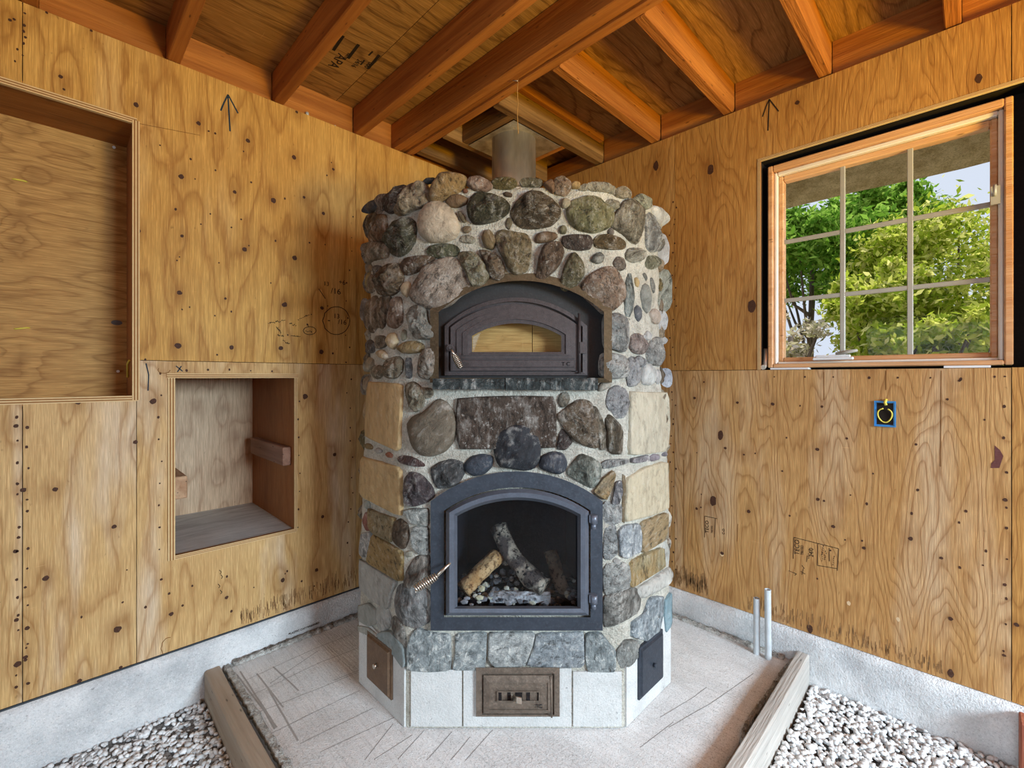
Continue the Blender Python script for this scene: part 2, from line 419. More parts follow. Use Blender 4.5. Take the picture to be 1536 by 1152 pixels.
def glass(name, tint=(1, 1, 1), fac=0.08, rough=0.0):
    m = bpy.data.materials.new(name); m.use_nodes = True
    t = m.node_tree; t.nodes.clear()
    o = t.nodes.new('ShaderNodeOutputMaterial'); mx = t.nodes.new('ShaderNodeMixShader')
    tr = t.nodes.new('ShaderNodeBsdfTransparent'); gl = t.nodes.new('ShaderNodeBsdfGlossy')
    tr.inputs[0].default_value = (*tint, 1); gl.inputs['Roughness'].default_value = rough
    mx.inputs[0].default_value = fac
    t.links.new(tr.outputs[0], mx.inputs[1]); t.links.new(gl.outputs[0], mx.inputs[2]); t.links.new(mx.outputs[0], o.inputs[0])
    return m
M_PANE = glass('window_glass', (0.98, 0.99, 1.0), 0.004)
M_FGLASS = glass('firebox_glass', (0.90, 0.92, 0.96), 0.04, 0.03)

# ================================================================ STRUCTURE
ZT = 2.562          # top of the plywood / underside of the joists
ZF = 0.130          # top of the concrete stem walls
ROOM = 5.2
KL = [(91,115,5),(204,157,6),(298,185,5),(372,211,5),(441,236,5),(272,265,6),(352,288,4),(410,301,6),(485,320,4),(207,346,6),
 (273,354,4),(367,374,5),(442,387,6),(269,439,6),(338,448,3),(427,457,6),(483,462,4),(267,519,7),(347,521,5),(421,522,5),
 (482,528,5),(230,602,7),(458,595,6),(502,682,4),(203,663,5),(83,734,6),(117,603,7),(24,639,5),(171,790,5),(69,867,7),
 (176,944,8),(257,921,5),(340,896,4),(424,870,5),(475,855,4),(242,869,3),(484,775,4),(27,996,8),(23,827,5),(38,986,5),
 (42,1025,4),(119,1021,5),(181,1001,4),(15,30,4),(35,735,6),(41,942,5),(25,930,5),(70,19,3),(137,46,3),(240,218,2),(96,134,3),(445,168,3),(500,254,3),(456,296,3)]
KR = [(984,249,6),(1066,254,7),(1196,154,5),(1159,606,4),(1088,672,3),(1070,751,7),(1123,767,4),(1045,763,3),(1042,597,3),(1081,653,6),
 (1296,822,4),(1366,808,5),(1412,837,4),(1106,604,3),(1233,610,3),(1226,674,4),(1421,599,3),(1439,571,3),(1508,750,5),(1083,830,4),
 (1227,749,4),(1426,928,5),(1426,1010,6),(1507,877,4),(1215,943,6),(1128,459,9),(1468,118,7),(1056,573,2),(1116,682,2),(1506,983,4),(1278,986,4),(1525,937,5),(1250,790,4)]
def knots_of(lst, f):
    out = []
    for px, py, r in lst:
        s, z = f(px, py)
        s1, _ = f(px + 1, py)
        v = abs(s1 - s)
        rad = r * 0.5 * (v + abs(f(px, py + 1)[1] - z))
        tall = 1.8 if r in (6, 7, 9) and f is rw else 1.0
        out.append((s, z, max(rad * 0.68, 0.003), tall))
    return out
KNL, KNR = knots_of(KL, lw), knots_of(KR, rw)

def panel(name, parent, plane, off, s0, s1, t0, t1, mat, holes=(), knots=(), th=0.012, step=0.03):
    """A sheet with a grid front face. plane 'x': sheet in xz at y=off; 'y': in yz at x=off; 'z': in xy at z=off."""
    g = 0.0012
    s0, s1, t0, t1 = s0 + g, s1 - g, t0 + g, t1 - g
    def lines(a, b, extra):
        n = max(1, int((b - a) / step)); l = [a + (b - a) * i / n for i in range(n + 1)]
        l += [e for e in extra if a < e < b]
        l = sorted(l); o = [l[0]]
        for e in l[1:]:
            if e - o[-1] > 1e-4: o.append(e)
        return o
    ss = lines(s0, s1, [h[i] for h in holes for i in (0, 1)]); ts = lines(t0, t1, [h[i] for h in holes for i in (2, 3)])
    idx = {}; vs = []; fs = []
    def vid(i, j):
        if (i, j) not in idx:
            idx[(i, j)] = len(vs); s, t = ss[i], ts[j]
            vs.append({'x': (s, off, t), 'y': (off, s, t), 'z': (s, t, off)}[plane])
        return idx[(i, j)]
    for i in range(len(ss) - 1):
        for j in range(len(ts) - 1):
            cs, ct = (ss[i] + ss[i + 1]) / 2, (ts[j] + ts[j + 1]) / 2
            if any(h[0] < cs < h[1] and h[2] < ct < h[3] for h in holes): continue
            q = (vid(i, j), vid(i + 1, j), vid(i + 1, j + 1), vid(i, j + 1))
            fs.append(q[::-1] if plane in ('x', 'z') else q)
    me = bpy.data.meshes.new(name); me.from_pydata(vs, [], fs); me.update()
    # plane x faces +y, plane y faces +x, plane z faces down
    want = {'x': (0, 1, 0), 'y': (1, 0, 0), 'z': (0, 0, -1)}[plane]
    if len(me.polygons) and me.polygons[0].normal.dot(Vector(want)) < 0: me.flip_normals()
    if knots:
        P = np.array(vs); A = P[:, 0] if plane == 'x' else P[:, 1]; Z = P[:, 2]
        kn = np.zeros(len(vs)); sw = np.zeros(len(vs))
        for s, z, r, tl in knots:
            d2 = ((A - s) / (r * 2.6 + 0.006)) ** 2 + ((Z - z) / (r * 3.6 * tl + 0.008)) ** 2
            kn = np.maximum(kn, np.exp(-d2)); d3 = ((A - s) / 0.045) ** 2 + ((Z - z) / 0.11) ** 2
            sw += np.exp(-d3)
        for nm, arr in (('knot', kn), ('swirl', sw)):
            at = me.attributes.new(nm, 'FLOAT', 'POINT'); at.data.foreach_set('value', arr.astype(np.float32))
    o = link(name, me, mat, parent)
    md = o.modifiers.new('thickness', 'SOLIDIFY'); md.thickness = th; md.offset = -1
    return o

def discs(name, parent, pts, plane, mat, n=10, proud=0.0008):
    m = MB()
    for s, z, r, tl in pts:
        vs = []
        for k in range(n):
            a = 2 * math.pi * k / n; rr = r * random.uniform(0.82, 1.12)
            ds, dz = math.cos(a) * rr, math.sin(a) * rr * tl
            vs.append((s + ds, proud, z + dz) if plane == 'x' else (proud, s + ds, z + dz))
        b = [(p[0], -0.002, p[2]) if plane == 'x' else (-0.002, p[1], p[2]) for p in vs]
        m.loft([b, vs], close_last=True)
    return m.obj(name, mat, parent, kind='stuff')

def strokes(name, parent, lines, f, plane, mat, w=0.0022, n=0.0):
    """Drawn lines: polylines in photo pixels mapped on a wall plane (or metric when f is None)."""
    m = MB()
    for ln in lines:
        pts = [f(*p) if f else p for p in ln]
        for (s0, z0), (s1, z1) in zip(pts[:-1], pts[1:]):
            d = Vector((s1 - s0, z1 - z0))
            if d.length < 1e-5: continue
            d.normalize(); nx, nz = -d.y * w / 2, d.x * w / 2
            q = [(s0 - nx, z0 - nz), (s1 - nx, z1 - nz), (s1 + nx, z1 + nz), (s0 + nx, z0 + nz)]
            def at(e): return [{'x': (a, e, b), 'y': (e, a, b), 'z': (a, b, n - e)}[plane] for a, b in q]
            m.loft([at(-0.0003), at(0.0009)], close_last=True)
    return m.obj(name, mat, parent)

def lettering(name, parent, text, mat, origin, right, up, size, depth=0.0006):
    """Flat letters standing on a surface: origin, reading direction and up direction in the parent's space."""
    cu = bpy.data.curves.new(name, 'FONT'); cu.body = text; cu.size = size; cu.extrude = depth
    tmp = bpy.data.objects.new(name, cu); COL.objects.link(tmp)
    dg = bpy.context.evaluated_depsgraph_get()
    me = bpy.data.meshes.new_from_object(tmp.evaluated_get(dg)); me.name = name
    bpy.data.objects.remove(tmp); bpy.data.curves.remove(cu)
    r = Vector(right).normalized(); u = Vector(up).normalized(); nn = r.cross(u)
    M = Matrix((r, u, nn)).transposed().to_4x4(); M.translation = Vector(origin)
    me.transform(M); me.materials.clear()
    return link(name, me, mat, parent)

# ---- ground and stem walls
floor = box('floor', concrete('gravel_ground', lin((150, 148, 146)), lin((80, 78, 76)), 1.0, 60), None, -0.3, ROOM, -0.3, ROOM, -0.3, -0.115, kind='structure')
fl = empty('baseboard_left', kind='structure')
def rough_wall(name, parent, plane, s0, s1, z0, z1, th, back, mat, ns, nz, amp=0.004, seed=0.0):
    """A stem wall with an uneven cast face and an irregular top edge."""
    vs = []; fs = []
    for j in range(nz + 1):
        for i in range(ns + 1):
            s = s0 + (s1 - s0) * i / ns; z = z0 + (z1 - z0) * j / nz
            d = th + amp * noise.noise(Vector((s * 9, z * 9, seed))) + 0.4 * amp * noise.noise(Vector((s * 40, z * 40, seed)))
            if j == nz: d -= 0.006
            vs.append((s, d, z) if plane == 'x' else (d, s, z))
    b = len(vs)
    for i in range(ns + 1):
        s = s0 + (s1 - s0) * i / ns
        vs.append((s, back, z1) if plane == 'x' else (back, s, z1))
    for j in range(nz):
        for i in range(ns):
            fs.append((j * (ns + 1) + i, j * (ns + 1) + i + 1, (j + 1) * (ns + 1) + i + 1, (j + 1) * (ns + 1) + i))
    for i in range(ns):
        fs.append((nz * (ns + 1) + i, nz * (ns + 1) + i + 1, b + i + 1, b + i))
    m = MB().add(vs, fs, True)
    return m.obj(name, mat, parent)
rough_wall('stem_wall', fl, 'x', -0.02, ROOM, -0.3, ZF, 0.016, -0.15, M_FOUND, 200, 14)
box('sill_membrane', M_FELT, fl, 0.0, ROOM, -0.02, 0.004, ZF - 0.0005, ZF + 0.006)
fr = empty('baseboard_right', kind='structure')
rough_wall('stem_wall', fr, 'y', -0.02, ROOM, -0.3, ZF + 0.004, 0.018, -0.15, M_FOUND, 200, 14, 0.009, 4.0)
lettering('tape_print', fl, 'PLASTIC CAP MASONRY', M_INK, (1.555, 0.0206, 0.030), (-1, 0, 0), (0, 0, 1), 0.0135)

# ---- left wall
WL = empty('wall_left', kind='structure')
RX0, RX1, RZ0, RZ1 = 2.121, 3.3, 1.180, 2.270           # big upper recess
NX0, NX1, NZ0, NZ1 = 1.517, 2.008, 0.520, 1.268         # square niche
SX = [0.0, 1.206, 2.424, 3.643, ROOM]
HZ = 1.329
rec = (RX0, RX1, RZ0, RZ1); nic = (NX0, NX1, NZ0, NZ1)
for a, b in zip(SX[:-1], SX[1:]):
    panel('plywood_panel', WL, 'x', 0.0, a, b, HZ, ZT, M_PLY_L, [rec], KNL)
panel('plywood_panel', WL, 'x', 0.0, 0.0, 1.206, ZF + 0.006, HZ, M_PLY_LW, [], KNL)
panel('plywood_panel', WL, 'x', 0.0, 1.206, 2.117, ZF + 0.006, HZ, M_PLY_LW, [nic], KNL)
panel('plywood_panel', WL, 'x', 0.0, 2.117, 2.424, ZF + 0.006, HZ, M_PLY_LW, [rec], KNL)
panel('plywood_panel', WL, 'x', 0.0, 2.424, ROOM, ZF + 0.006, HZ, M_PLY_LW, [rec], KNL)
box('backing', M_DARK, WL, -0.02, NX0 - 0.02, -0.05, -0.014, ZF, ZT - 0.02)
box('backing', M_DARK, WL, NX1 + 0.02, RX0 - 0.03, -0.05, -0.014, ZF, ZT - 0.02)
box('backing', M_DARK, WL, RX0 - 0.03, ROOM, -0.05, -0.014, ZF, RZ0 - 0.03)
box('backing', M_DARK, WL, RX0 - 0.03, ROOM, -0.05, -0.014, RZ1 + 0.02, ZT - 0.02)
discs('knot_holes', WL, KNL, 'x', M_KNOT)
# upper recess lining
panel('recess_back_panel', WL, 'x', -0.30, RX0 - 0.02, RX1, RZ0 - 0.02, RZ1 + 0.02, M_PLY_BACK, [], [(lw(*p, -0.3)[0], lw(*p, -0.3)[1], 0.008, 1) for p in ((26, 198), (27, 325), (26, 365), (54, 262), (30, 540))])
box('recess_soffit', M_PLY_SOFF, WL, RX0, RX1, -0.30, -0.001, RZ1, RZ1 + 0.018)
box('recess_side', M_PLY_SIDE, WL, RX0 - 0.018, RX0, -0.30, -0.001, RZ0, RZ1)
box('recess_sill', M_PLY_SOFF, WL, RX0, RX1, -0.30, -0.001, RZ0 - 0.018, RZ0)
box('ply_edge', M_EDGE_X, WL, RX0 - 0.013, RX0 + 0.010, -0.012, 0.0045, RZ0 - 0.008, RZ1)
box('ply_edge', M_EDGE_Z, WL, RX0 - 0.005, RX1, -0.012, 0.003, RZ1 - 0.012, RZ1 + 0.010)
box('ply_edge', M_EDGE_Z, WL, RX0 - 0.010, RX1, -0.012, 0.0035, RZ0 - 0.012, RZ0 + 0.010)
# niche lining
ND = 0.68
panel('niche_back_panel', WL, 'x', -ND, NX0 - 0.01, NX1 + 0.01, NZ0 - 0.01, NZ1 + 0.01, M_PLY_NICHE, [], [(lw(*p, -ND)[0], lw(*p, -ND)[1], 0.009, 1) for p in ((296, 608), (334, 613), (352, 655), (371, 657), (332, 711))])
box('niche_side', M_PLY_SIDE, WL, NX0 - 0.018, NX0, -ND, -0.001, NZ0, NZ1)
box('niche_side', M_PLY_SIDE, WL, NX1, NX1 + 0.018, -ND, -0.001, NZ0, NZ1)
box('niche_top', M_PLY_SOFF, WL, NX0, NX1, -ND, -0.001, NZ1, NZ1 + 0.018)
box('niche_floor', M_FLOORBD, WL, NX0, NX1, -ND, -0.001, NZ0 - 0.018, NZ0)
box('ply_edge', M_EDGE_X, WL, NX1 - 0.014, NX1 + 0.010, -0.012, 0.005, NZ0 - 0.01, NZ1 + 0.006)
box('ply_edge', M_EDGE_X, WL, NX0 - 0.008, NX0 + 0.006, -0.012, 0.003, NZ0 - 0.006, NZ1 + 0.006)
box('ply_edge', M_EDGE_Z, WL, NX0 - 0.012, NX1 + 0.014, -0.012, 0.006, NZ1 - 0.010, NZ1 + 0.010)
box('ply_edge', M_EDGE_Z, WL, NX0 - 0.006, NX1 + 0.006, -0.012, 0.0038, NZ0 - 0.010, NZ0 + 0.006)
z_c = lw(440, 697)[1]
box('cleat', M_CLEAT, WL, NX0, NX0 + 0.040, -0.575, -0.05, z_c - 0.010, z_c + 0.080, 0.004)
box('cleat', M_PALEWOOD, WL, NX1 - 0.108, NX1, -0.62, -0.30, 0.690, 0.795, 0.004)
discs('knot_holes', WL, [], 'x', M_KNOT) if False else None
# marks on the left wall
strokes('arrow_mark', WL, [[(345, 197), (342, 145)], [(331, 166), (336, 154), (342, 142)], [(342, 142), (349, 155), (357, 170)]], lw, 'x', M_INKBLUE, 0.006)
strokes('cross_mark', WL, [[(264, 549), (274, 557)], [(272, 549), (266, 558)]], lw, 'x', M_INKBLUE, 0.004)
strokes('marker_line', WL, [[(219, 545), (223, 562), (222, 586)]], lw, 'x', M_INKBLUE, 0.004)
circ = lambda cx, cy, rx, ry, n=22, a0=0.0: [(cx + rx * math.cos(a0 + 2 * math.pi * i / n) * (1 + 0.04 * math.sin(3 * i)), cy + ry * math.sin(a0 + 2 * math.pi * i / n)) for i in range(n + 1)]
strokes('circled_measurement', WL, [circ(504.5, 481, 20, 21)], lw, 'x', M_INK, 0.0035)
strokes('pencil_circle', WL, [circ(255, 972, 13, 16, 22, 0.5)[:16], circ(246, 555, 9, 5)[:14]], lw, 'x', M_PENCIL, 0.0022)
strokes('circled_note', WL, [circ(464.5, 496, 9.5, 6)], lw, 'x', M_INK, 0.003)
def at_l(px, py): s, z = lw(px, py); return (s, 0.0004, z)
lettering('measurement', WL, '-', M_INK, at_l(491, 484), (-1, 0, 0), (0, 0, 1), 0.05)
lettering('measurement', WL, '13', M_INK, at_l(500, 477), (-1, 0, 0), (0, 0, 1), 0.034)
lettering('measurement', WL, '/16', M_INK, at_l(507, 486), (-1, 0, 0), (0, 0, 1), 0.036)
lettering('measurement', WL, '13', M_INK, at_l(485, 428), (-1, 0, 0), (0, 0, 1), 0.030)
lettering('measurement', WL, '/16', M_INK, at_l(496, 440), (-1, 0, 0), (0, 0, 1), 0.042)
lettering('measurement', WL, '+6', M_INK, at_l(508, 426), (-1, 0, 0), (0, 0, 1), 0.034)
strokes('marker_line', WL, [[(478, 433), (488, 448)]], lw, 'x', M_INK, 0.003)
random.seed(3)
scr = []
for (x0, y0, n_, dx, dy) in ((402, 485, 12, 2.2, -0.4), (414, 490, 6, 1.2, 1.8), (434, 485, 5, 2.2, 1.0), (447, 479, 8, 2.2, -0.9), (416, 502, 6, 1.6, 0.6), (436, 504, 7, 2.2, 0.2), (424, 511, 6, 1.9, 0.9), (458, 497, 5, 2.0, 0), (460, 487, 3, 1, 1)):
    x, y = x0, y0
    for i in range(n_):
        scr.append([(x, y), (x + random.uniform(0.6, 1.8), y + random.uniform(-2.0, 2.0)), (x + random.uniform(1, 2), y + random.uniform(-1, 1))]); x += dx; y += dy
for (x0, y0) in ((329, 855), (331, 862), (327, 876), (330, 885)):
    scr.append([(x0, y0), (x0 + 3, y0 + 3), (x0 + 1, y0 + 6)])
strokes('handwritten_notes', WL, scr, lw, 'x', M_INK, 0.0024)
strokes('panel_score', WL, [[(206.5, 185), (300, 203)], [(70, 600), (75, 560)]][:1], lw, 'x', M_PENCIL, 0.0015)
# water stains rising from the sill near the heater and worn paint spots are part of the panels' wear
def stain(name, parent, x0, x1, yf, hmax, f, plane, mat, n=60, seed=1):
    random.seed(seed); ls = []
    for i in range(n):
        x = x0 + (x1 - x0) * random.random(); y = yf(x) - random.uniform(4, 22)
        ls.append([(x, y), (x + random.uniform(-0.8, 0.8), y - random.uniform(3, hmax))])
    return strokes(name, parent, ls, f, plane, mat, 0.0017)
M_STAIN = plain('mildew', lin((146, 112, 76)), 0.9, 0, 0.1, 0.5, 60, 0.0)
stain('mildew_streaks', WL, 360, 535, lambda x: 1070 - 0.348 * x - (x - 360) * 0.02, 15, lw, 'x', M_STAIN, 240, 5)
# wires pulled through the recess back panel, a nail and a blue patch
m = MB(); a = lw(17, 268, -0.3); b = lw(42, 273, -0.3)
m.tube([(a[0], -0.305, a[1]), (a[0] - 0.01, -0.296, a[1]), (b[0] + 0.01, -0.296, b[1]), (b[0], -0.305, b[1])], 0.0035, 8)
m.obj('yellow_cable', M_YELLOW, None, label='yellow cable loop poking through the recess back, upper one', cat='cable', group='yellow cables in the recess')
m = MB(); a = lw(20, 493, -0.3); b = lw(46, 492, -0.3)
m.tube([(a[0], -0.305, a[1]), (a[0] - 0.01, -0.296, a[1]), (b[0] + 0.01, -0.296, b[1]), (b[0], -0.305, b[1])], 0.0035, 8)
m.obj('yellow_cable', M_YELLOW, None, label='yellow cable loop poking through the recess back, lower one at mid height', cat='cable', group='yellow cables in the recess')
m = MB(); a = lw(183, 566, -0.24); b = lw(184, 546, -0.24); c = lw(190, 541, -0.2)
m.tube([(RX0 + 0.004, -0.22, a[1]), (RX0 + 0.006, -0.20, b[1]), (RX0 + 0.004, -0.16, c[1])], 0.004, 8)
m.obj('yellow_cable', M_YELLOW, None, label='short yellow cable end hanging at the recess lower right corner', cat='cable', group='yellow cables in the recess')
kx, kz = lw(175, 484, -0.3)
m = MB(); vs0 = [(kx + 0.019 * math.cos(t * 0.524), -0.3005, kz + 0.011 * math.sin(t * 0.524)) for t in range(12)]
m.loft([vs0, [(p[0], -0.2985, p[2]) for p in vs0]], close_last=True).obj('repair_patch', plain('grey_patch', lin((96, 92, 92)), 0.7), WL)
for px, py in ((171, 221), (177, 557)):
    sx, sz = lw(px, py, -0.29)
    MB().tube([(sx, -0.3, sz), (sx, -0.288, sz)], [0.004, 0.006], 8).obj('nail_head', M_WHITE, WL)

# ---- right wall
WR = empty('wall_right', kind='structure')
WY0, WY1, WZ0, WZ1 = 1.622, 2.50, 1.296, 2.278
win = (WY0, WY1, WZ0, WZ1)
ZTR = 2.556
panel('plywood_panel', WR, 'y', 0.0, 0.0, 1.203, WZ0, ZTR, M_PLY_R, [], KNR)
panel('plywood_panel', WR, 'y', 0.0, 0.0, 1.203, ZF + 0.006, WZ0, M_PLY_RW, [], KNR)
panel('plywood_panel', WR, 'y', 0.0, 1.203, 2.422, WZ0, ZTR, M_PLY_R, [win], KNR)
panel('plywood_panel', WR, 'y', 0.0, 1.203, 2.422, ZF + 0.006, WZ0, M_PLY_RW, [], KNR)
panel('plywood_panel', WR, 'y', 0.0, 2.422, 3.64, ZF + 0.006, ZTR, M_PLY_R, [win], KNR)
panel('plywood_panel', WR, 'y', 0.0, 3.64, ROOM, ZF + 0.006, ZTR, M_PLY_R, [], KNR)
box('backing', M_DARK, WR, -0.16, -0.014, -0.1, WY0 - 0.002, ZF, ZTR)
box('backing', M_DARK, WR, -0.16, -0.014, WY1 + 0.002, ROOM, ZF, ZTR)
box('backing', M_DARK, WR, -0.16, -0.014, WY0 - 0.002, WY1 + 0.002, ZF, WZ0 - 0.002)
box('backing', M_DARK, WR, -0.16, -0.014, WY0 - 0.002, WY1 + 0.002, WZ1 + 0.002, ZTR)
box('ply_edge', M_EDGE_Y, WR, -0.012, 0.0025, WY0 - 0.010, WY0 + 0.002, WZ0, WZ1)
box('ply_edge', M_EDGE_Z, WR, -0.012, 0.0025, WY0 - 0.010, WY1, WZ1 - 0.001, WZ1 + 0.010)
discs('knot_holes', WR, KNR, 'y', M_KNOT)
strokes('arrow_mark', WR, [[(1152, 196), (1154, 150)], [(1144, 175), (1149, 160), (1154, 149)], [(1154, 149), (1161, 158), (1168, 167)]], rw, 'y', M_INK, 0.005)
strokes('saw_cut_line', WR, [[(1329, 556), (1329, 585)], [(1412, 556), (1411, 700)], [(1236, 558), (1236, 600)], [(1107, 786), (1106, 812)], [(1026, 690), (1026, 860)]], rw, 'y', M_PENCIL, 0.002)
# grade stamps, read upwards
def at_r(px, py): s, z = rw(px, py); return (0.0004, s, z)
strokes('stamp_frame', WR, [[(1190, 838), (1191, 806), (1258, 823), (1256, 856)], [(1226, 848), (1227, 815)], [(1226, 848), (1256, 853)], [(1244, 842), (1244, 822)],
    [(1057, 806), (1057, 774), (1076, 778)], [(1072, 806), (1073, 778)]], rw, 'y', M_INK, 0.0022)
UPZ, LEFTW = (0, 0, 1), (0, -1, 0)
lettering('stamp_print', WR, 'TECO', M_INK, at_r(1199, 833), UPZ, LEFTW, 0.026)
lettering('stamp_print', WR, 'TESTED', M_INK, at_r(1205, 833), UPZ, LEFTW, 0.013)
lettering('stamp_print', WR, '24/0', M_INK, at_r(1220, 836), UPZ, LEFTW, 0.022)
lettering('stamp_print', WR, 'TECO', M_INK, at_r(1063, 800), UPZ, LEFTW, 0.024)
lettering('stamp_print', WR, 'TESTED', M_INK, at_r(1069, 800), UPZ, LEFTW, 0.011)
lettering('stamp_print', WR, 'C-D', M_INK, at_r(1087, 802), UPZ, LEFTW, 0.016)
random.seed(11)
scr = [[(1183, 856), (1195, 861)], [(1191, 859), (1195, 861), (1192, 863)], [(1211, 833), (1210, 843)], [(1203, 848), (1207, 853)], [(1201, 857), (1208, 861)], [(1205, 853), (1203, 862)]]
for bx, by in ((1233, 842), (1238, 840), (1251, 848), (1213, 838), (1234, 832)):
    for i in range(5):
        scr.append([(bx + random.uniform(-1.5, 1.5), by - i * 3), (bx + random.uniform(-1.5, 1.5), by - i * 3 - 2)])
strokes('handwritten_notes', WR, scr, rw, 'y', M_INK, 0.0018)
stain('mildew_streaks', WR, 1010, 1062, lambda x: 541 + 0.337 * x, 20, rw, 'y', M_STAIN, 170, 8)
stain('mildew_streaks', WR, 1120, 1420, lambda x: 541 + 0.337 * x, 14, rw, 'y', M_STAIN, 170, 9)
pm = MB(); q = [rw(*p) for p in ((1492, 668), (1500, 675), (1505, 684), (1499, 702), (1486, 702), (1487, 695), (1492, 690))]
pm.loft([[(-0.0003, a, b) for a, b in q], [(0.0009, a, b) for a, b in q]], close_last=True).obj('repair_plug', plain('purple_patch', lin((104, 62, 58)), 0.8, 0, 0.2, 0.4, 40), WR)
# white scars around a knot and paint drips
for px, py, r in ((1083, 831, 0.009), (1273, 905, 0.007), (1347, 929, 0.006)):
    s, z = rw(px, py)
    discs('paint_spot', WR, [(s, z, r, 1.4)], 'y', plain('paint_scar', lin((220, 190, 150)), 0.8), 12, 0.0005)

random.seed(17)
def nails(px_list, f): 
    out = []
    for x, y in px_list:
        s, z = f(x, y); out.append((s, z, random.uniform(0.0028, 0.0048), random.uniform(0.9, 1.5)))
    return out
nr_ = [(1009 + random.uniform(-5, 6), 300 + k * 13.5 + random.uniform(-5, 5)) for k in range(42)]
nr_ += [(1508 + random.uniform(-3, 3), 570 + k * 46 + random.uniform(-9, 9)) for k in range(10)]
nr_ += [(1160 + k * 47 + random.uniform(-6, 6), 566 + random.uniform(-2, 3)) for k in range(8)]
nr_ += [(random.uniform(1040, 1480), random.uniform(600, 900)) for k in range(26)]
discs('nail_heads', WR, nails(nr_, rw), 'y', M_KNOT, 8)
nl_ = [(38 + random.choice((-12, 2)) + random.uniform(-2, 3), 625 + k * 16 + random.uniform(-6, 6)) for k in range(26)]
nl_ += [(30 + random.uniform(-9, 9), 20 + k * 9) for k in range(9)]
nl_ += [(240 + random.uniform(-3, 3), 560 + k * 33) for k in range(9)] + [(447 + random.uniform(-2, 3), 575 + k * 27) for k in range(9)]
nl_ += [(280 + k * 32, 556 + random.uniform(-2, 1)) for k in range(5)] + [(523 + random.uniform(-5, 8), 330 + k * 24 + random.uniform(-6, 6)) for k in range(22)]
nl_ += [(random.uniform(215, 500), random.uniform(190, 540)) for k in range(34)] + [(random.uniform(60, 500), random.uniform(850, 930)) for k in range(14)]
discs('nail_heads', WL, nails(nl_, lw), 'x', M_KNOT, 8)

# ---- the rest of the room behind the camera
WE = empty('wall_rear', kind='structure')      # end wall with its window opening
for y0, y1, z0, z1, x0, x1 in ((ROOM, ROOM + 0.15, -0.3, ZT, -0.16, 0.43), (ROOM, ROOM + 0.15, -0.3, ZT, 1.77, ROOM + 0.15), (ROOM, ROOM + 0.15, 2.04, ZT, 0.43, 1.77), (ROOM, ROOM + 0.15, -0.3, 1.24, 0.43, 1.77)):
    box('plywood_panel', M_PLY_L, WE, x0, x1, y0, y1, z0, z1)
WS = empty('wall_side', kind='structure')
for y0, y1, z0, z1 in ((-0.15, 1.35, -0.3, ZT), (4.05, ROOM, -0.3, ZT), (1.35, 4.05, 2.05, ZT), (1.35, 4.05, -0.3, 0.05)):
    box('plywood_panel', M_PLY_R, WS, ROOM, ROOM + 0.15, y0, y1, z0, z1)

# ---- ceiling
CE = empty('ceiling', kind='structure')
ZD = ZT + 0.150
dk = [-0.15, 1.22, 2.44, 3.66, ROOM + 0.15]
for i, (a, b) in enumerate(zip(dk[:-1], dk[1:])):
    for c, d in ((-0.15, 1.30), (1.30, 3.6), (3.6, ROOM + 0.15)):
        panel('deck_sheet', CE, 'z', ZD, c, d, a, b, M_PLY_DECK, [], [], 0.02, 0.3)
jx = [1.1635, 1.5685, 1.975, 2.385, 2.79, 3.2, 3.6, 4.0, 4.4, 4.8]
for x in jx:
    box('joist', M_BEAM_Y, CE, x, x + 0.045, -0.03, ROOM, ZT + 0.001, ZD - 0.0005, 0.004)
for x0, x1, dz in ((0.935, 0.978, 0.0), (0.8945, 0.9315, 0.014), (0.850, 0.891, 0.004)):
    box('header_ply', M_BEAM_Y, CE, x0, x1, -0.03, ROOM, ZT + 0.001 + dz, ZD - 0.0005, 0.003)
for y in (1.062, 1.452, 1.852, 2.252, 2.66, 3.07, 3.48, 3.9, 4.3, 4.7):
    box('joist', M_BEAM_X, CE, -0.03, 0.849, y, y + 0.046, ZT + 0.001, ZD - 0.0005, 0.004)
box('joist', M_OLD_X, CE, -0.03, 0.849, 0.690, 0.738, ZT + 0.001, ZD - 0.0005, 0.004)
# framing round the flue opening
box('trimmer', M_OLD_X, CE, 0.02, 0.849, 0.285, 0.327, ZT + 0.002, ZD - 0.0005, 0.003)
box('trimmer', M_OLD_Y, CE, 0.705, 0.745, 0.328, 0.689, ZT + 0.002, ZD - 0.0005, 0.003)
box('trimmer', M_BEAM_Y, CE, 0.285, 0.326, 0.328, 0.689, ZT + 0.002, ZD - 0.0005, 0.003)
box('trimmer', M_OLD_X, CE, 0.02, 0.849, 0.03, 0.075, ZT + 0.004, ZD - 0.0005, 0.003)
box('trimmer', M_BEAM_X, CE, 0.02, 0.849, 0.740, 0.772, ZD - 0.04, ZD - 0.0005, 0.002)
edges = [0.0] + [v for x in [0.850] + jx for v in ((x, x + 0.125) if x == 0.850 else (x, x + 0.045))] + [ROOM]
for a, b in zip(edges[0::2], edges[1::2]):
    if b - a > 0.05: box('blocking', M_BEAM_X, CE, a + 0.001, b - 0.001, -0.075, -0.032, ZT - 0.01, ZD - 0.0005)
ry = [0.690, 1.062, 1.452, 1.852, 2.252, 2.66, 3.07, 3.48, 3.9, 4.3, 4.7]
prev = -0.03
for y in ry + [ROOM]:
    box('blocking', M_BEAM_Y, CE, -0.085, -0.032, prev + 0.001, y - 0.001, ZT - 0.01, ZD - random.choice((0.0005, 0.0005, 0.03)))
    prev = y + 0.047
# top plates over the walls
box('top_plate', M_BEAM_X, CE, -0.1, ROOM, -0.10, -0.013, ZT - 0.04, ZT - 0.0005)
box('top_plate', M_BEAM_Y, CE, -0.10, -0.013, -0.1, ROOM, ZT - 0.04, ZT - 0.0005)
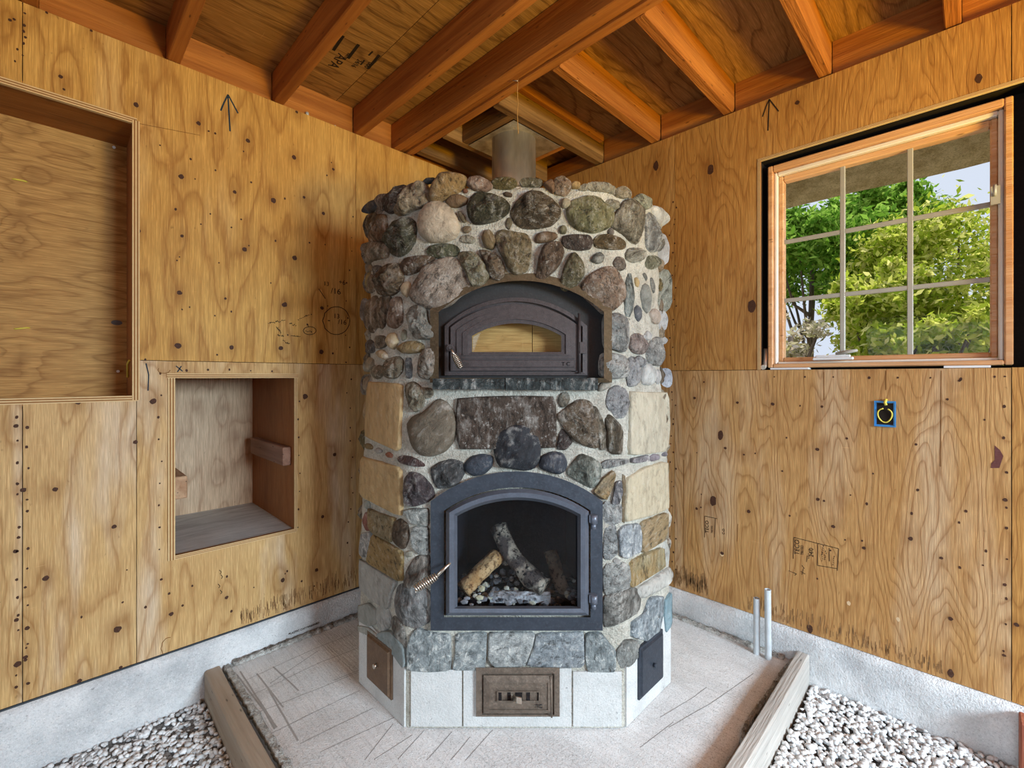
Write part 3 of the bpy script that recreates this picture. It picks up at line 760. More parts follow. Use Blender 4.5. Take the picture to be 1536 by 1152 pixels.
# grade stamp on the deck between two joists
RD, UD = (0, -1, 0), (1, 0, 0)
def at_d(px, py):
    v = (ZD - CAM.z) * F_PX / (HY - py); p = far(px, py, v); return (p.x, p.y)
def deck_text(t, px, py, size):
    x, y = at_d(px, py)
    return lettering('stamp_print', CE, t, M_INK, (x, y, ZD - 0.0006), (0, -1, 0), (-1, 0, 0), size)
deck_text('APA', 508, 79, 0.062)
deck_text('RATED', 522, 79, 0.018)
deck_text('24/16', 537, 88, 0.03)
deck_text('000', 554, 92, 0.035)
strokes('stamp_frame', CE, [[(499, 75), (514, 53)], [(501, 76), (516, 54)], [(521, 87), (537, 66)], [(523, 88), (539, 67)], [(551, 103), (568, 82)], [(553, 103), (570, 83)], [(541, 97), (547, 90)], [(553, 83), (559, 77)]], at_d, 'z', M_INK, 0.007, ZD)

box('rim_board', M_BEAM_X, CE, -0.14, ROOM, -0.14, -0.11, ZT - 0.06, ZD - 0.0005)
box('rim_board', M_BEAM_Y, CE, -0.14, -0.11, -0.11, ROOM, ZT - 0.06, ZD - 0.0005)
box('outer_sheathing', M_DARK, WL, -0.3, ROOM + 0.15, -0.80, -0.75, -0.3, ZT + 0.3)
box('outer_roof', M_DARK, CE, -0.3, ROOM + 0.15, -0.80, ROOM + 0.15, ZD + 0.03, ZD + 0.08)
# ---- outside eave seen through the window
EV = empty('roof_eave', kind='structure')
m = MB(); prof = [(-0.16, 2.40), (-0.30, 2.44), (-0.55, 2.43), (-0.80, 2.37)]
ze = rw(1290, 287, -0.92)[1]
prof += [(-0.92, ze), (-0.97, ze + 0.10), (-0.90, ze + 0.25), (-0.16, 2.86)]
ys = [-1.0 + 9 * i / 60 for i in range(61)]
loops = []
for y in ys:
    loops.append([(x + 0.012 * noise.noise(Vector((x * 5, y * 5, z * 5))), y, z + 0.02 * noise.noise(Vector((x * 4, y * 4, 3 + z * 4)))) for x, z in prof])
m.loft(loops, True, True, True)
m.obj('stucco_soffit', concrete('olive_stucco', lin((222, 204, 158)), lin((176, 156, 108)), 1.0, 14), EV)

# ================================================================ WINDOW
W1 = empty('window_1', (0, 0, 0), kind='structure')
def ring(name, mat, parent, y0, y1, z0, z1, wl, wt, wb, x0, x1, bevel=0.004):
    m = MB()
    m.box(x0, x1, y0, y0 + wl, z0, z1); m.box(x0, x1, y1 - wl, y1, z0, z1)
    m.box(x0, x1, y0 + wl, y1 - wl, z1 - wt, z1); m.box(x0, x1, y0 + wl, y1 - wl, z0, z0 + wb)
    return m.obj(name, mat, parent, bevel)
FY0, FY1, FZ0, FZ1 = 1.646, 2.428, 1.305, 2.252
ring('frame', M_SASH, W1, FY0, FY1, FZ0, FZ1, 0.022, 0.030, 0.018, -0.13, -0.030)
ring('stop', plain('stop_highlight_cream', lin((232, 222, 206)), 0.35, 0, 0.5, 0.1, 20, 0.0), W1, FY0 + 0.022, FY1 - 0.022, FZ0 + 0.018, FZ1 - 0.030, 0.014, 0.018, 0.010, -0.12, -0.050)  # cream tone paints the sky's highlight onto the window stop
sash = ring('sash', M_SASH, W1, FY0 + 0.036, FY1 - 0.036, FZ0 + 0.028, FZ1 - 0.048, 0.020, 0.026, 0.020, -0.115, -0.070)
box('packing', M_DARK, W1, -0.155, -0.10, FY1, WY1, WZ0, WZ1)
box('packing', M_DARK, W1, -0.155, -0.10, WY0, FY0, WZ0, WZ1)
box('packing', M_DARK, W1, -0.155, -0.10, FY0, FY1, FZ1, WZ1)
box('packing', M_DARK, W1, -0.155, -0.10, FY0, FY1, WZ0, FZ0)
GY0, GY1, GZ0, GZ1 = 1.702, 2.372, 1.353, 2.178
MY, MZ = [1.927, 2.150], [1.622, 1.897]
for y in MY: box('muntin', M_MUNTIN, W1, -0.098, -0.080, y - 0.009, y + 0.009, GZ0 - 0.002, GZ1 + 0.002, 0.002)
for z in MZ: box('muntin', M_MUNTIN, W1, -0.097, -0.081, GY0 - 0.002, GY1 + 0.002, z - 0.009, z + 0.009, 0.002)
yy = [GY0] + MY + [GY1]; zz = [GZ0] + MZ + [GZ1]
for i in range(3):
    for j in range(3):
        box('pane', M_PANE, W1, -0.091, -0.087, yy[i], yy[i + 1], zz[j], zz[j + 1])
# crank operator and side latch
cy = rw(1250, 535, -0.03)[0]
m = MB(); m.box(-0.045, -0.020, cy - 0.075, cy + 0.070, 1.336, 1.348); m.box(-0.042, -0.024, cy - 0.065, cy + 0.060, 1.348, 1.358)
cr = m.obj('crank_operator', M_WHITE, W1, 0.003)
m = MB(); m.tube([(-0.03, cy + 0.01, 1.362), (-0.022, cy + 0.045, 1.368), (-0.018, cy + 0.085, 1.374)], [0.007, 0.008, 0.006], 8)
m.obj('crank_handle', M_MUNTIN, cr)
ly, lz = rw(1492, 292, -0.04)
m = MB(); m.box(-0.050, -0.036, ly - 0.010, ly + 0.014, lz - 0.035, lz + 0.030); m.tube([(-0.036, ly, lz - 0.005), (-0.026, ly, lz + 0.004), (-0.022, ly, lz + 0.03)], 0.005, 8)
m.obj('sash_lock', M_MUNTIN, W1, 0.0)
for k, (p0, p1, nm) in enumerate((((1158, 552), (1214, 552), 'white shim strip under the window frame, beside the pipe elbow'), ((1416, 551), (1486, 549), 'white shim strip under the window frame right end, below the lock'))):
    y0 = rw(*p0, -0.03)[0]; y1 = rw(*p1, -0.03)[0]
    box('shim', M_WHITE, None, -0.06, -0.004, y0, y1, WZ0 + 0.0005, FZ0 - 0.0005, label=nm, cat='shim', group='white shims under the window')
ey, ez = rw(1146, 540, -0.02)
m = MB(); m.tube([(-0.05, ey, WZ0 + 0.10), (-0.045, ey, WZ0 + 0.05), (-0.035, ey - 0.002, WZ0 + 0.02), (-0.012, ey, WZ0 + 0.012)], 0.011, 12)
m.tube([(-0.016, ey, WZ0 + 0.012), (-0.006, ey, WZ0 + 0.012)], 0.0115, 12)
m.obj('pipe_elbow', M_STEEL, None, label='small shiny metal pipe elbow at the lower left window corner', cat='pipe')
# traced stones: (tile, outline, colour, kind)
ST = [
(1,[(115,345),(150,290),(205,265),(200,330),(150,355)],(80,84,90),'plain'),
(1,[(195,290),(225,235),(290,228),(275,290),(240,350),(205,355)],(158,148,138),'speckled'),
(1,[(270,270),(320,200),(390,172),(400,215),(360,300),(300,355),(265,330)],(104,88,74),'veined'),
(1,[(345,345),(375,260),(430,175),(510,155),(555,230),(535,310),(450,330),(400,360),(350,365)],(204,180,146),'layered'),
(1,[(505,150),(530,122),(590,120),(575,150),(525,160)],(76,80,80),'plain'),
(1,[(560,270),(575,190),(630,100),(700,95),(780,115),(795,150),(760,200),(690,250),(600,285)],(186,154,108),'ochre'),
(1,[(772,207),(780,192),(800,192),(806,207),(796,222),(780,222)],(124,76,48),'plain'),
(1,[(800,160),(820,120),(880,112),(945,145),(970,180),(930,210),(850,205)],(172,138,116),'speckled'),
(1,[(660,285),(690,240),(745,232),(800,255),(800,290),(740,315),(685,310)],(138,108,74),'plain'),
(1,[(965,150),(985,125),(1060,118),(1115,130),(1130,160),(1100,190),(1020,195),(975,180)],(138,122,66),'speckled'),
(1,[(1040,225),(1060,212),(1100,225),(1095,248),(1055,245)],(92,70,50),'plain'),
(1,[(810,320),(830,260),(880,222),(960,235),(1040,270),(1075,310),(1060,360),(1000,400),(900,425),(850,420),(820,375)],(96,90,62),'layered'),
(1,[(740,350),(755,342),(785,380),(792,415),(775,415),(750,385)],(112,96,70),'plain'),
(1,[(770,460),(785,442),(825,445),(828,470),(800,490),(775,482)],(122,100,70),'plain'),
(1,[(1055,420),(1070,385),(1095,390),(1098,430),(1080,465),(1060,450)],(104,92,66),'plain'),
(1,[(487,440),(500,370),(540,310),(600,285),(670,310),(720,380),(745,450),(720,510),(650,540),(560,540),(505,500)],(206,188,162),'plain'),
(1,[(750,535),(770,505),(820,500),(855,525),(845,555),(790,555)],(182,172,146),'veined'),
(1,[(898,520),(915,475),(950,468),(975,500),(995,545),(970,595),(920,580)],(128,106,68),'plain'),
(1,[(272,560),(290,470),(330,420),(410,392),(460,430),(455,540),(410,610),(350,635),(310,620)],(104,100,76),'veined'),
(1,[(130,380),(190,350),(215,380),(190,460),(160,520),(130,500)],(148,128,94),'layered'),
(1,[(190,460),(225,370),(270,375),(270,470),(250,540),(190,545),(160,530)],(172,134,96),'layered'),
(1,[(130,560),(190,548),(260,560),(285,600),(270,650),(190,660),(150,690),(130,640)],(172,152,124),'speckled'),
(1,[(535,605),(570,570),(650,558),(720,570),(745,600),(730,635),(640,655),(560,640)],(112,114,84),'speckled'),
(1,[(368,700),(395,655),(450,645),(520,640),(585,655),(550,690),(490,735),(430,760),(395,760)],(122,96,70),'speckled'),
(1,[(443,900),(470,820),(530,720),(610,680),(700,660),(770,720),(820,780),(815,860),(740,900),(690,950),(610,980),(530,970),(460,930)],(192,172,152),'speckled'),
(1,[(745,660),(770,620),(850,625),(920,690),(950,760),(900,830),(830,835),(800,750)],(150,138,102),'veined'),
(1,[(885,610),(930,610),(1000,640),(1040,700),(1045,760),(1010,800),(960,780),(930,700)],(136,112,84),'veined'),
(0,[(745,362),(747,351),(755,348),(775,352),(788,353),(795,365),(793,390),(789,404),(776,410),(764,404),(757,388),(749,375)],(154,134,94),'veined'),
(1,[(180,740),(195,700),(235,710),(240,750),(205,780),(185,770)],(120,116,110),'speckled'),
(1,[(130,690),(165,690),(175,730),(140,760)],(160,140,110),'plain'),
(1,[(210,840),(250,740),(300,700),(350,700),(380,770),(365,850),(310,890),(250,895),(220,880)],(146,118,84),'layered'),
(1,[(125,760),(165,755),(200,800),(195,860),(150,885),(125,840)],(160,140,114),'speckled'),
(1,[(368,850),(390,812),(425,815),(435,860),(405,915),(375,890)],(210,184,144),'plain'),
(1,[(130,1060),(150,970),(185,910),(225,920),(220,1010),(210,1100),(180,1145),(140,1110)],(176,150,120),'layered'),
(1,[(225,920),(290,905),(290,960),(265,1040),(250,1110),(220,1115),(215,1020)],(170,144,114),'layered'),
(1,[(270,1050),(290,970),(320,920),(365,920),(375,1010),(370,1080),(330,1115),(285,1100)],(158,128,104),'speckled'),
(0,[(613,475),(619,462),(633,459),(640,466),(642,483),(652,492),(655,504),(640,507),(624,506),(618,490)],(176,170,156),'veined'),
(1,[(95,1000),(110,920),(135,940),(130,1010),(125,1060),(100,1060)],(140,120,100),'plain'),
(3,[(272,140),(290,90),(330,90),(345,140),(320,195),(290,180)],(200,174,130),'plain'),
(3,[(365,110),(375,65),(400,70),(400,120),(375,140)],(164,158,134),'plain'),
(3,[(190,150),(205,105),(260,110),(270,170),(230,190),(195,185)],(150,134,110),'speckled'),
(3,[(205,215),(240,195),(275,225),(270,265),(235,255)],(194,164,120),'plain'),
(3,[(125,160),(160,130),(190,150),(180,215),(140,220)],(130,120,114),'speckled'),
(3,[(335,185),(400,145),(460,140),(510,165),(510,210),(440,220),(380,220)],(180,154,104),'ochre'),
(3,[(255,330),(285,265),(340,245),(375,275),(370,340),(330,385),(275,380)],(154,134,104),'speckled'),
(3,[(170,340),(195,300),(240,310),(250,350),(220,390),(185,385)],(164,148,120),'speckled'),
(3,[(120,300),(140,245),(175,260),(180,310),(150,340),(125,340)],(168,152,124),'plain'),
(3,[(395,260),(430,255),(440,310),(435,380),(405,385),(395,330)],(124,124,124),'speckled'),
(3,[(475,330),(490,250),(520,200),(580,190),(600,250),(585,360),(540,390),(490,370)],(166,150,130),'veined'),
(3,[(100,440),(115,370),(160,365),(160,410),(140,490),(105,490)],(164,150,130),'speckled'),
(3,[(148,410),(380,425),(372,600),(358,880),(320,860),(220,815),(132,775),(140,600)],(206,168,108),'slab'),
(3,[(395,480),(405,430),(450,415),(495,450),(520,520),(500,580),(460,605),(425,570)],(170,154,124),'layered'),
(3,[(490,450),(560,455),(580,490),(550,520),(515,510)],(174,158,130),'speckled'),
(3,[(420,700),(450,650),(520,620),(600,540),(660,560),(700,620),(720,700),(700,800),(650,860),(570,890),(500,880),(450,830)],(122,108,88),'plain'),
(0,[(685,598),(720,595),(760,594),(800,594),(832,595),(834,620),(834,645),(834,671),(800,672),(760,673),(720,673),(687,673),(685,645),(685,620)],(100,82,68),'rect'),
(3,[(120,830),(150,815),(175,840),(170,860),(135,855)],(160,134,84),'plain'),
(3,[(188,865),(205,848),(230,858),(235,880),(205,885)],(175,168,160),'plain'),
(3,[(260,890),(280,877),(312,890),(305,915),(275,912)],(170,102,68),'plain'),
(3,[(340,925),(375,900),(440,910),(500,940),(530,970),(460,972),(380,955)],(108,78,72),'veined'),
(3,[(565,990),(620,950),(700,930),(765,950),(780,1010),(740,1080),(660,1110),(610,1110),(580,1060)],(108,108,108),'layered'),
(3,[(785,960),(830,910),(900,895),(965,910),(960,975),(910,1020),(840,1030),(800,1000)],(68,76,88),'plain'),
(0,[(738,657),(745,649),(760,640),(770,634),(790,638),(804,645),(812,665),(810,690),(803,702),(790,706),(765,702),(748,700),(742,685)],(50,52,58),'key'),
(0,[(543,684),(603,702),(604,773),(597,772),(541,743)],(208,172,112),'slab'),
(5,[(390,170),(400,80),(430,40),(500,60),(560,130),(580,190),(530,230),(450,255),(400,240)],(100,86,88),'veined'),
(5,[(385,290),(450,275),(545,275),(545,390),(480,385),(430,370)],(156,160,146),'slate'),
(5,[(430,440),(450,395),(545,400),(548,580),(480,575),(440,530)],(166,168,156),'slate'),
(5,[(160,285),(215,310),(320,345),(310,400),(300,490),(190,435),(165,400)],(180,160,116),'ochre'),
(5,[(302,440),(325,370),(360,350),(405,390),(410,470),(380,545),(320,500)],(138,112,86),'layered'),
(5,[(105,360),(130,300),(160,330),(165,420),(130,425)],(150,88,72),'plain'),
(5,[(100,530),(110,440),(170,430),(180,490),(165,590),(120,600),(100,580)],(174,172,164),'slate'),
(5,[(190,460),(370,570),(375,745),(350,745),(155,630)],(184,154,92),'ochre'),
(5,[(388,578),(405,560),(440,565),(435,595),(400,600)],(178,172,152),'plain'),
(5,[(390,760),(410,680),(450,610),(500,590),(550,600),(552,750),(480,790),(410,800)],(160,146,132),'layered'),
(5,[(118,230),(145,220),(160,250),(155,290),(125,270)],(166,170,160),'plain'),
(5,[(95,610),(150,640),(340,760),(310,830),(290,950),(180,890),(95,800)],(168,166,158),'slab'),
(5,[(330,880),(350,800),(400,780),(550,830),(552,1010),(470,1060),(380,1040),(340,970)],(164,162,160),'layered'),
(5,[(90,920),(150,900),(205,950),(215,1040),(160,1060),(90,1020)],(156,158,150),'slab'),
(5,[(198,960),(225,920),(270,930),(295,990),(290,1060),(240,1090),(205,1050)],(166,166,160),'plain'),
(7,[(300,220),(330,195),(380,260),(395,320),(395,400),(360,360),(310,290)],(168,162,152),'layered'),
(7,[(212,310),(240,290),(300,290),(340,330),(390,400),(400,510),(390,540),(320,440),(240,385)],(146,158,158),'slab'),
(7,[(85,250),(160,265),(215,310),(220,360),(150,315),(90,290)],(172,172,162),'slab'),
(7,[(410,545),(408,400),(430,310),(470,270),(560,300),(690,315),(692,545),(540,555)],(150,166,166),'slate'),
(7,[(705,545),(725,440),(725,310),(930,305),(925,460),(915,540),(850,545)],(152,168,168),'slate'),
(0,[(734,949),(768,948),(802,948),(799,965),(787,997),(740,998),(733,985)],(182,188,182),'slate'),
(8,[(130,515),(180,400),(200,310),(350,303),(505,300),(510,525),(300,525)],(150,166,174),'slate'),
(8,[(520,380),(530,310),(620,300),(720,420),(720,555),(540,555),(520,480)],(140,156,156),'slate'),
(8,[(735,420),(790,360),(850,360),(930,380),(900,430),(850,470),(800,530),(760,530),(740,480)],(172,174,168),'speckled'),
(8,[(830,330),(825,240),(900,180),(930,80),(1030,60),(1025,180),(1000,300),(960,365),(900,350)],(144,164,174),'slate'),
(8,[(1040,90),(1083,30),(1085,250),(1045,305),(1035,200)],(128,158,168),'slab'),
(0,[(938,717),(963,702),(999,690),(1001,762),(985,770),(935,783),(937,740)],(204,188,154),'slab'),
(6,[(765,70),(788,62),(788,330),(780,370),(762,365)],(122,102,70),'plain'),
(6,[(695,245),(720,100),(755,90),(762,170),(740,245)],(124,118,122),'slate'),
(6,[(580,160),(640,80),(700,30),(715,60),(690,150),(660,210),(620,190)],(174,158,128),'ochre'),
(4,[(405,1010),(430,960),(490,895),(560,920),(620,960),(610,1050),(570,1110),(500,1080),(420,1030)],(172,176,160),'layered'),
(6,[(640,240),(755,240),(758,360),(700,385),(645,370)],(192,192,188),'speckled'),
(6,[(650,420),(720,390),(732,480),(735,570),(690,610),(645,600)],(176,178,176),'veined'),
(6,[(740,430),(770,390),(870,375),(885,450),(880,560),(790,605),(750,590)],(160,172,178),'slate'),
(6,[(895,380),(1050,310),(1050,470),(900,560),(890,480)],(186,180,160),'ochre'),
(6,[(705,620),(725,605),(755,620),(750,650),(720,650)],(134,128,122),'plain'),
(6,[(820,640),(830,620),(1020,540),(1030,660),(820,790)],(198,178,128),'ochre'),
(6,[(1030,560),(1050,490),(1080,550),(1075,640),(1035,665)],(190,190,180),'plain'),
(6,[(645,660),(800,640),(815,790),(750,840),(650,840)],(182,182,176),'speckled'),
(6,[(875,800),(1010,710),(1070,670),(1095,720),(1080,770),(1000,820),(890,870)],(198,194,184),'plain'),
(6,[(650,870),(720,840),(850,810),(880,870),(860,960),(780,1010),(700,1050),(650,1050)],(182,178,168),'layered'),
(4,[(815,475),(940,480),(1065,480),(1075,700),(1060,870),(940,890),(808,900)],(206,194,166),'slab'),
(4,[(622,290),(635,230),(700,225),(780,250),(788,340),(770,380),(700,385),(625,370)],(208,206,198),'speckled'),
(4,[(790,360),(805,270),(835,248),(865,280),(875,370),(855,430),(805,435)],(182,182,182),'veined'),
(4,[(890,380),(905,310),(940,290),(975,330),(975,400),(950,430),(895,425)],(204,204,198),'plain'),
(4,[(855,260),(880,235),(910,260),(915,310),(880,310)],(182,182,182),'veined'),
(4,[(930,240),(945,150),(990,115),(1025,160),(1045,250),(1010,300),(950,290)],(184,184,178),'speckled'),
(4,[(815,180),(825,110),(860,92),(920,120),(935,180),(900,225),(840,215)],(176,156,146),'speckled'),
(4,[(900,110),(925,70),(955,95),(945,135),(915,130)],(190,188,184),'plain'),
(4,[(1000,130),(1030,105),(1060,130),(1045,160),(1015,155)],(190,188,184),'plain'),
(4,[(980,390),(985,340),(1010,330),(1020,390),(1000,430)],(190,188,184),'plain'),
(4,[(1025,390),(1040,330),(1075,325),(1088,390),(1080,445),(1045,430)],(188,194,204),'plain'),
(4,[(660,550),(680,470),(730,440),(785,470),(800,560),(775,640),(730,645),(680,600)],(178,178,178),'speckled'),
(4,[(605,445),(630,415),(680,415),(690,440),(650,465),(610,475)],(156,150,134),'plain'),
(4,[(340,540),(360,490),(400,480),(420,520),(400,570),(360,580)],(144,134,114),'speckled'),
(4,[(340,640),(430,570),(480,540),(550,550),(580,640),(610,750),(600,840),(540,830),(450,790),(390,720)],(140,118,92),'veined'),
(4,[(560,580),(600,590),(640,680),(660,760),(655,850),(620,850),(600,720)],(148,132,106),'layered'),
(4,[(650,640),(690,640),(765,720),(760,880),(700,880),(670,850),(660,740)],(138,122,96),'layered'),
(4,[(335,840),(350,760),(370,725),(420,780),(435,810),(390,860),(345,855)],(104,88,82),'speckled'),
(4,[(222,960),(235,910),(300,880),(370,890),(395,950),(380,1000),(340,1020),(270,1000),(225,980)],(68,72,82),'plain'),
(4,[(630,960),(660,930),(800,925),(800,950),(700,980),(640,985)],(166,166,162),'speckled'),
(4,[(825,920),(930,895),(935,935),(850,950),(825,945)],(146,134,140),'slate'),
(4,[(945,920),(965,890),(1010,895),(1010,925),(960,940)],(150,138,144),'plain'),
(4,[(1025,890),(1045,870),(1065,885),(1060,905),(1030,905)],(114,108,114),'plain'),
(2,[(90,150),(105,125),(160,122),(225,130),(235,165),(190,180),(110,180)],(132,122,92),'speckled'),
(2,[(240,160),(300,130),(320,180),(310,225),(280,200)],(138,102,68),'plain'),
(2,[(305,190),(320,130),(370,112),(420,150),(425,190),(390,240),(330,225)],(170,140,110),'speckled'),
(2,[(425,165),(445,142),(485,150),(485,190),(435,190)],(184,150,90),'plain'),
(2,[(475,185),(510,160),(545,165),(530,205),(490,205)],(186,176,150),'speckled'),
(2,[(540,160),(580,148),(660,160),(710,190),(715,230),(660,215),(570,210),(540,190)],(192,182,156),'veined'),
(2,[(715,200),(770,175),(825,215),(820,250),(770,255),(725,240)],(188,172,142),'veined'),
(2,[(35,355),(80,280),(150,222),(230,230),(290,270),(345,330),(340,380),(290,430),(220,445),(120,450),(70,420)],(106,88,62),'veined'),
(2,[(360,300),(370,260),(405,260),(425,290),(400,325),(370,320)],(176,162,132),'plain'),
(2,[(348,465),(360,440),(385,437),(400,462),(390,490),(362,492)],(122,116,84),'plain'),
(2,[(405,350),(440,280),(520,255),(600,255),(650,310),(690,350),(685,430),(640,460),(570,480),(480,460),(430,420)],(160,154,104),'veined'),
(2,[(655,280),(690,260),(740,280),(755,310),(710,335),(670,315)],(176,170,146),'speckled'),
(2,[(672,470),(690,450),(712,480),(700,505),(675,495)],(130,120,110),'plain'),
(2,[(692,420),(720,370),(780,280),(840,275),(890,350),(900,430),(860,550),(820,540),(760,480),(700,445)],(172,160,134),'layered'),
(2,[(845,260),(890,225),(930,260),(950,310),(920,330),(870,300)],(194,194,166),'speckled'),
(2,[(960,310),(1000,315),(1060,370),(1060,410),(1020,440),(985,420)],(190,190,186),'plain'),
(2,[(920,380),(950,360),(990,440),(1015,520),(1000,600),(950,600),(920,560)],(196,198,196),'layered'),
(2,[(1015,520),(1040,490),(1068,560),(1065,680),(1030,690),(1010,620)],(196,196,200),'plain'),
(2,[(188,525),(210,490),(260,478),(325,490),(333,515),(300,540),(230,553),(195,548)],(112,86,58),'plain'),
(2,[(368,540),(385,508),(450,500),(540,505),(563,540),(550,590),(480,600),(395,585)],(96,80,70),'speckled'),
(2,[(580,540),(605,505),(660,498),(730,515),(780,550),(775,590),(690,595),(600,580)],(120,98,60),'speckled'),
(2,[(205,740),(220,640),(250,570),(310,555),(350,560),(375,620),(350,690),(310,740),(240,790),(200,780)],(126,100,76),'speckled'),
(2,[(360,810),(380,720),(420,640),(450,625),(500,690),(510,760),(460,830),(400,860),(370,850)],(130,120,84),'speckled'),
(2,[(560,665),(585,630),(620,612),(645,640),(635,680),(600,690)],(158,158,148),'speckled'),
(2,[(790,630),(810,590),(870,590),(910,620),(890,670),(840,680),(800,660)],(178,172,152),'veined'),
(2,[(705,685),(730,645),(775,660),(790,710),(760,735),(720,720)],(146,130,114),'speckled'),
(2,[(915,690),(940,640),(990,640),(1010,690),(970,725),(925,720)],(152,152,122),'speckled'),
(2,[(500,840),(560,770),(640,725),(700,720),(740,770),(770,850),(760,930),(700,990),(640,1010),(590,960),(520,900)],(172,142,116),'veined'),
(2,[(780,900),(795,790),(820,750),(840,860),(835,950),(820,1030),(785,1030)],(176,186,180),'layered'),
(2,[(848,790),(865,780),(878,815),(872,845),(855,835)],(198,168,108),'plain'),
(2,[(950,790),(965,785),(982,850),(975,890),(955,840)],(120,120,114),'plain'),
(2,[(888,890),(905,830),(930,830),(950,900),(945,990),(930,1015),(900,970)],(144,146,138),'plain'),
(2,[(845,990),(865,965),(888,990),(890,1050),(870,1075),(850,1040)],(104,108,114),'plain'),
(2,[(952,1020),(970,990),(1000,1000),(1012,1050),(1000,1090),(970,1080)],(184,168,152),'plain'),
(2,[(900,760),(915,750),(930,790),(920,810)],(130,130,122),'plain'),
(2,[(1010,760),(1050,730),(1085,760),(1085,960),(1050,1000),(1010,970),(1015,850)],(176,180,164),'veined'),
(2,[(1005,1010),(1040,1000),(1060,1050),(1050,1130),(1015,1130)],(192,192,192),'plain'),
(0,[(906,476),(925,472),(940,480),(941,500),(940,520),(932,527),(920,522),(907,520)],(190,190,184),'layered'),
]

# ================================================================ MASONRY HEATER
# heater frame: u to the right, v away from the camera, turned 45 degrees to both walls
U0, V0 = 0.012, 2.15
def uv_world(u, v, z=0.0):
    return Vector((CAM.x - (u + v) / R2, CAM.y + (u - v) / R2, z))
HE = empty('masonry_heater', uv_world(U0, V0, 0.0), math.radians(135),
           label='tall corner masonry heater faced with fieldstones and slabs, iron doors', cat='heater')
VF, HWF, HWS, VB = 1.648, 0.389, 0.645, 2.42
def ksm(z):
    return float(np.interp(z, [0, 0.30, 0.9, 1.25, 2.0], [0.004, 0.006, 0.016, 0.055, 0.07]))
def sdf(u, v, z):
    a = abs(u - U0); k = ksm(z)
    d = np.array([VF - v, 0.70711 * (a - HWF) - 0.70711 * (v - VF), a - HWS, 0.70711 * (a - HWS) + 0.70711 * (v - VB), v - 2.88])
    m = d.max()
    return m + k * math.log(np.exp((d - m) / k).sum())
def normal(u, v, z):
    e = 0.004
    n = Vector((sdf(u + e, v, z) - sdf(u - e, v, z), sdf(u, v + e, z) - sdf(u, v - e, z), 0))
    return n.normalized()
def surf(px, py):
    """Where the line of sight through a photo pixel meets the heater's face: (u, v, z)."""
    t = (px - HX) / F_PX; s = (HY - py) / F_PX
    v = 1.60
    for _ in range(60):
        d = sdf(t * v, v, CAM.z + s * v)
        if d < 0.0005: break
        v += max(d * 0.8, 0.0006)
        if v > 2.3: break
    v = min(v, 2.0)
    return t * v, v, CAM.z + s * v
def L(u, v, z): return Vector((u - U0, v - V0, z))
def fp(px, py, v):                # pixel on the vertical plane at depth v
    return L((px - HX) / F_PX * v, v, CAM.z + (HY - py) / F_PX * v)

# arched outlines (photo pixels of the front plane)
def arch(l, r, bot, sh, pk, n=18):
    c = (l + r) / 2; h = sh - pk; w = (r - l) / 2
    Rr = (w * w + h * h) / (2 * h); cyy = pk + Rr
    a0 = math.asin(min(1, w / Rr))
    top = [(c + Rr * math.sin(-a0 + 2 * a0 * i / n), cyy - Rr * math.cos(-a0 + 2 * a0 * i / n)) for i in range(n + 1)]
    bt = [(r, bot + (sh - bot) * 0.5), (r, bot), ((l + r) / 2, bot), (l, bot), (l, bot + (sh - bot) * 0.5)]
    return top + bt
def inside_arch(px, py, l, r, bot, sh, pk):
    if px < l or px > r or py > bot: return False
    c = (l + r) / 2; h = sh - pk; w = (r - l) / 2; Rr = (w * w + h * h) / (2 * h)
    return py > pk + Rr - math.sqrt(max(0, Rr * Rr - (px - c) ** 2))

# ---- mortar body
pl = [(0.0, VF), (HWF, VF), (HWS, VF + HWS - HWF), (HWS, VB), (HWS - 0.46, 2.88), (0.0, 2.88)]
pts = []
for (a0, b0), (a1, b1) in zip(pl[:-1], pl[1:]):
    n = max(2, int(math.hypot(a1 - a0, b1 - b0) / (0.014 if b0 < 2.0 else 0.03)))
    pts += [(a0 + (a1 - a0) * i / n, b0 + (b1 - b0) * i / n) for i in range(n)]
full = pts + [(0.0, 2.88)] + [(-a, b) for a, b in pts[:0:-1]]
NC = len(full); ZTOP = 1.945
zs = [0.0, 0.1, 0.2] + [0.21 + (ZTOP - 0.21) * i / 120 for i in range(121)]
vs = []; fs = []
for z in zs:
    for (a, b) in full:
        du, dv = a, b - 2.2; ln = math.hypot(du, dv); du, dv = du / ln, dv / ln
        lo, hi = ln * 0.6, ln * 1.05
        for _ in range(16):
            md = (lo + hi) / 2
            if sdf(U0 + du * md, 2.2 + dv * md, z) < 0: lo = md
            else: hi = md
        r = lo
        if z > 0.215:
            r += 0.008 * noise.noise(Vector((a * 11, b * 11, z * 11))) + 0.003 * noise.noise(Vector((a * 45, b * 45, z * 45)))
        vs.append(L(U0 + du * r, 2.2 + dv * r, z))
nr = len(zs)
for j in range(nr - 1):
    for i in range(NC):
        i2 = (i + 1) % NC
        q = (j * NC + i, j * NC + i2, (j + 1) * NC + i2, (j + 1) * NC + i)
        c = sum((vs[k] for k in q), Vector()) / 4
        if c.y + V0 < 1.70 and abs(c.x) < 0.36:
            v_ = c.y + V0; px = HX + (c.x + U0) / v_ * F_PX; py = HY - (c.z - CAM.z) / v_ * F_PX
            if inside_arch(px, py, 676, 876, 918, 770, 742) or inside_arch(px, py, 654, 910, 569, 466, 417): continue
        fs.append(q)
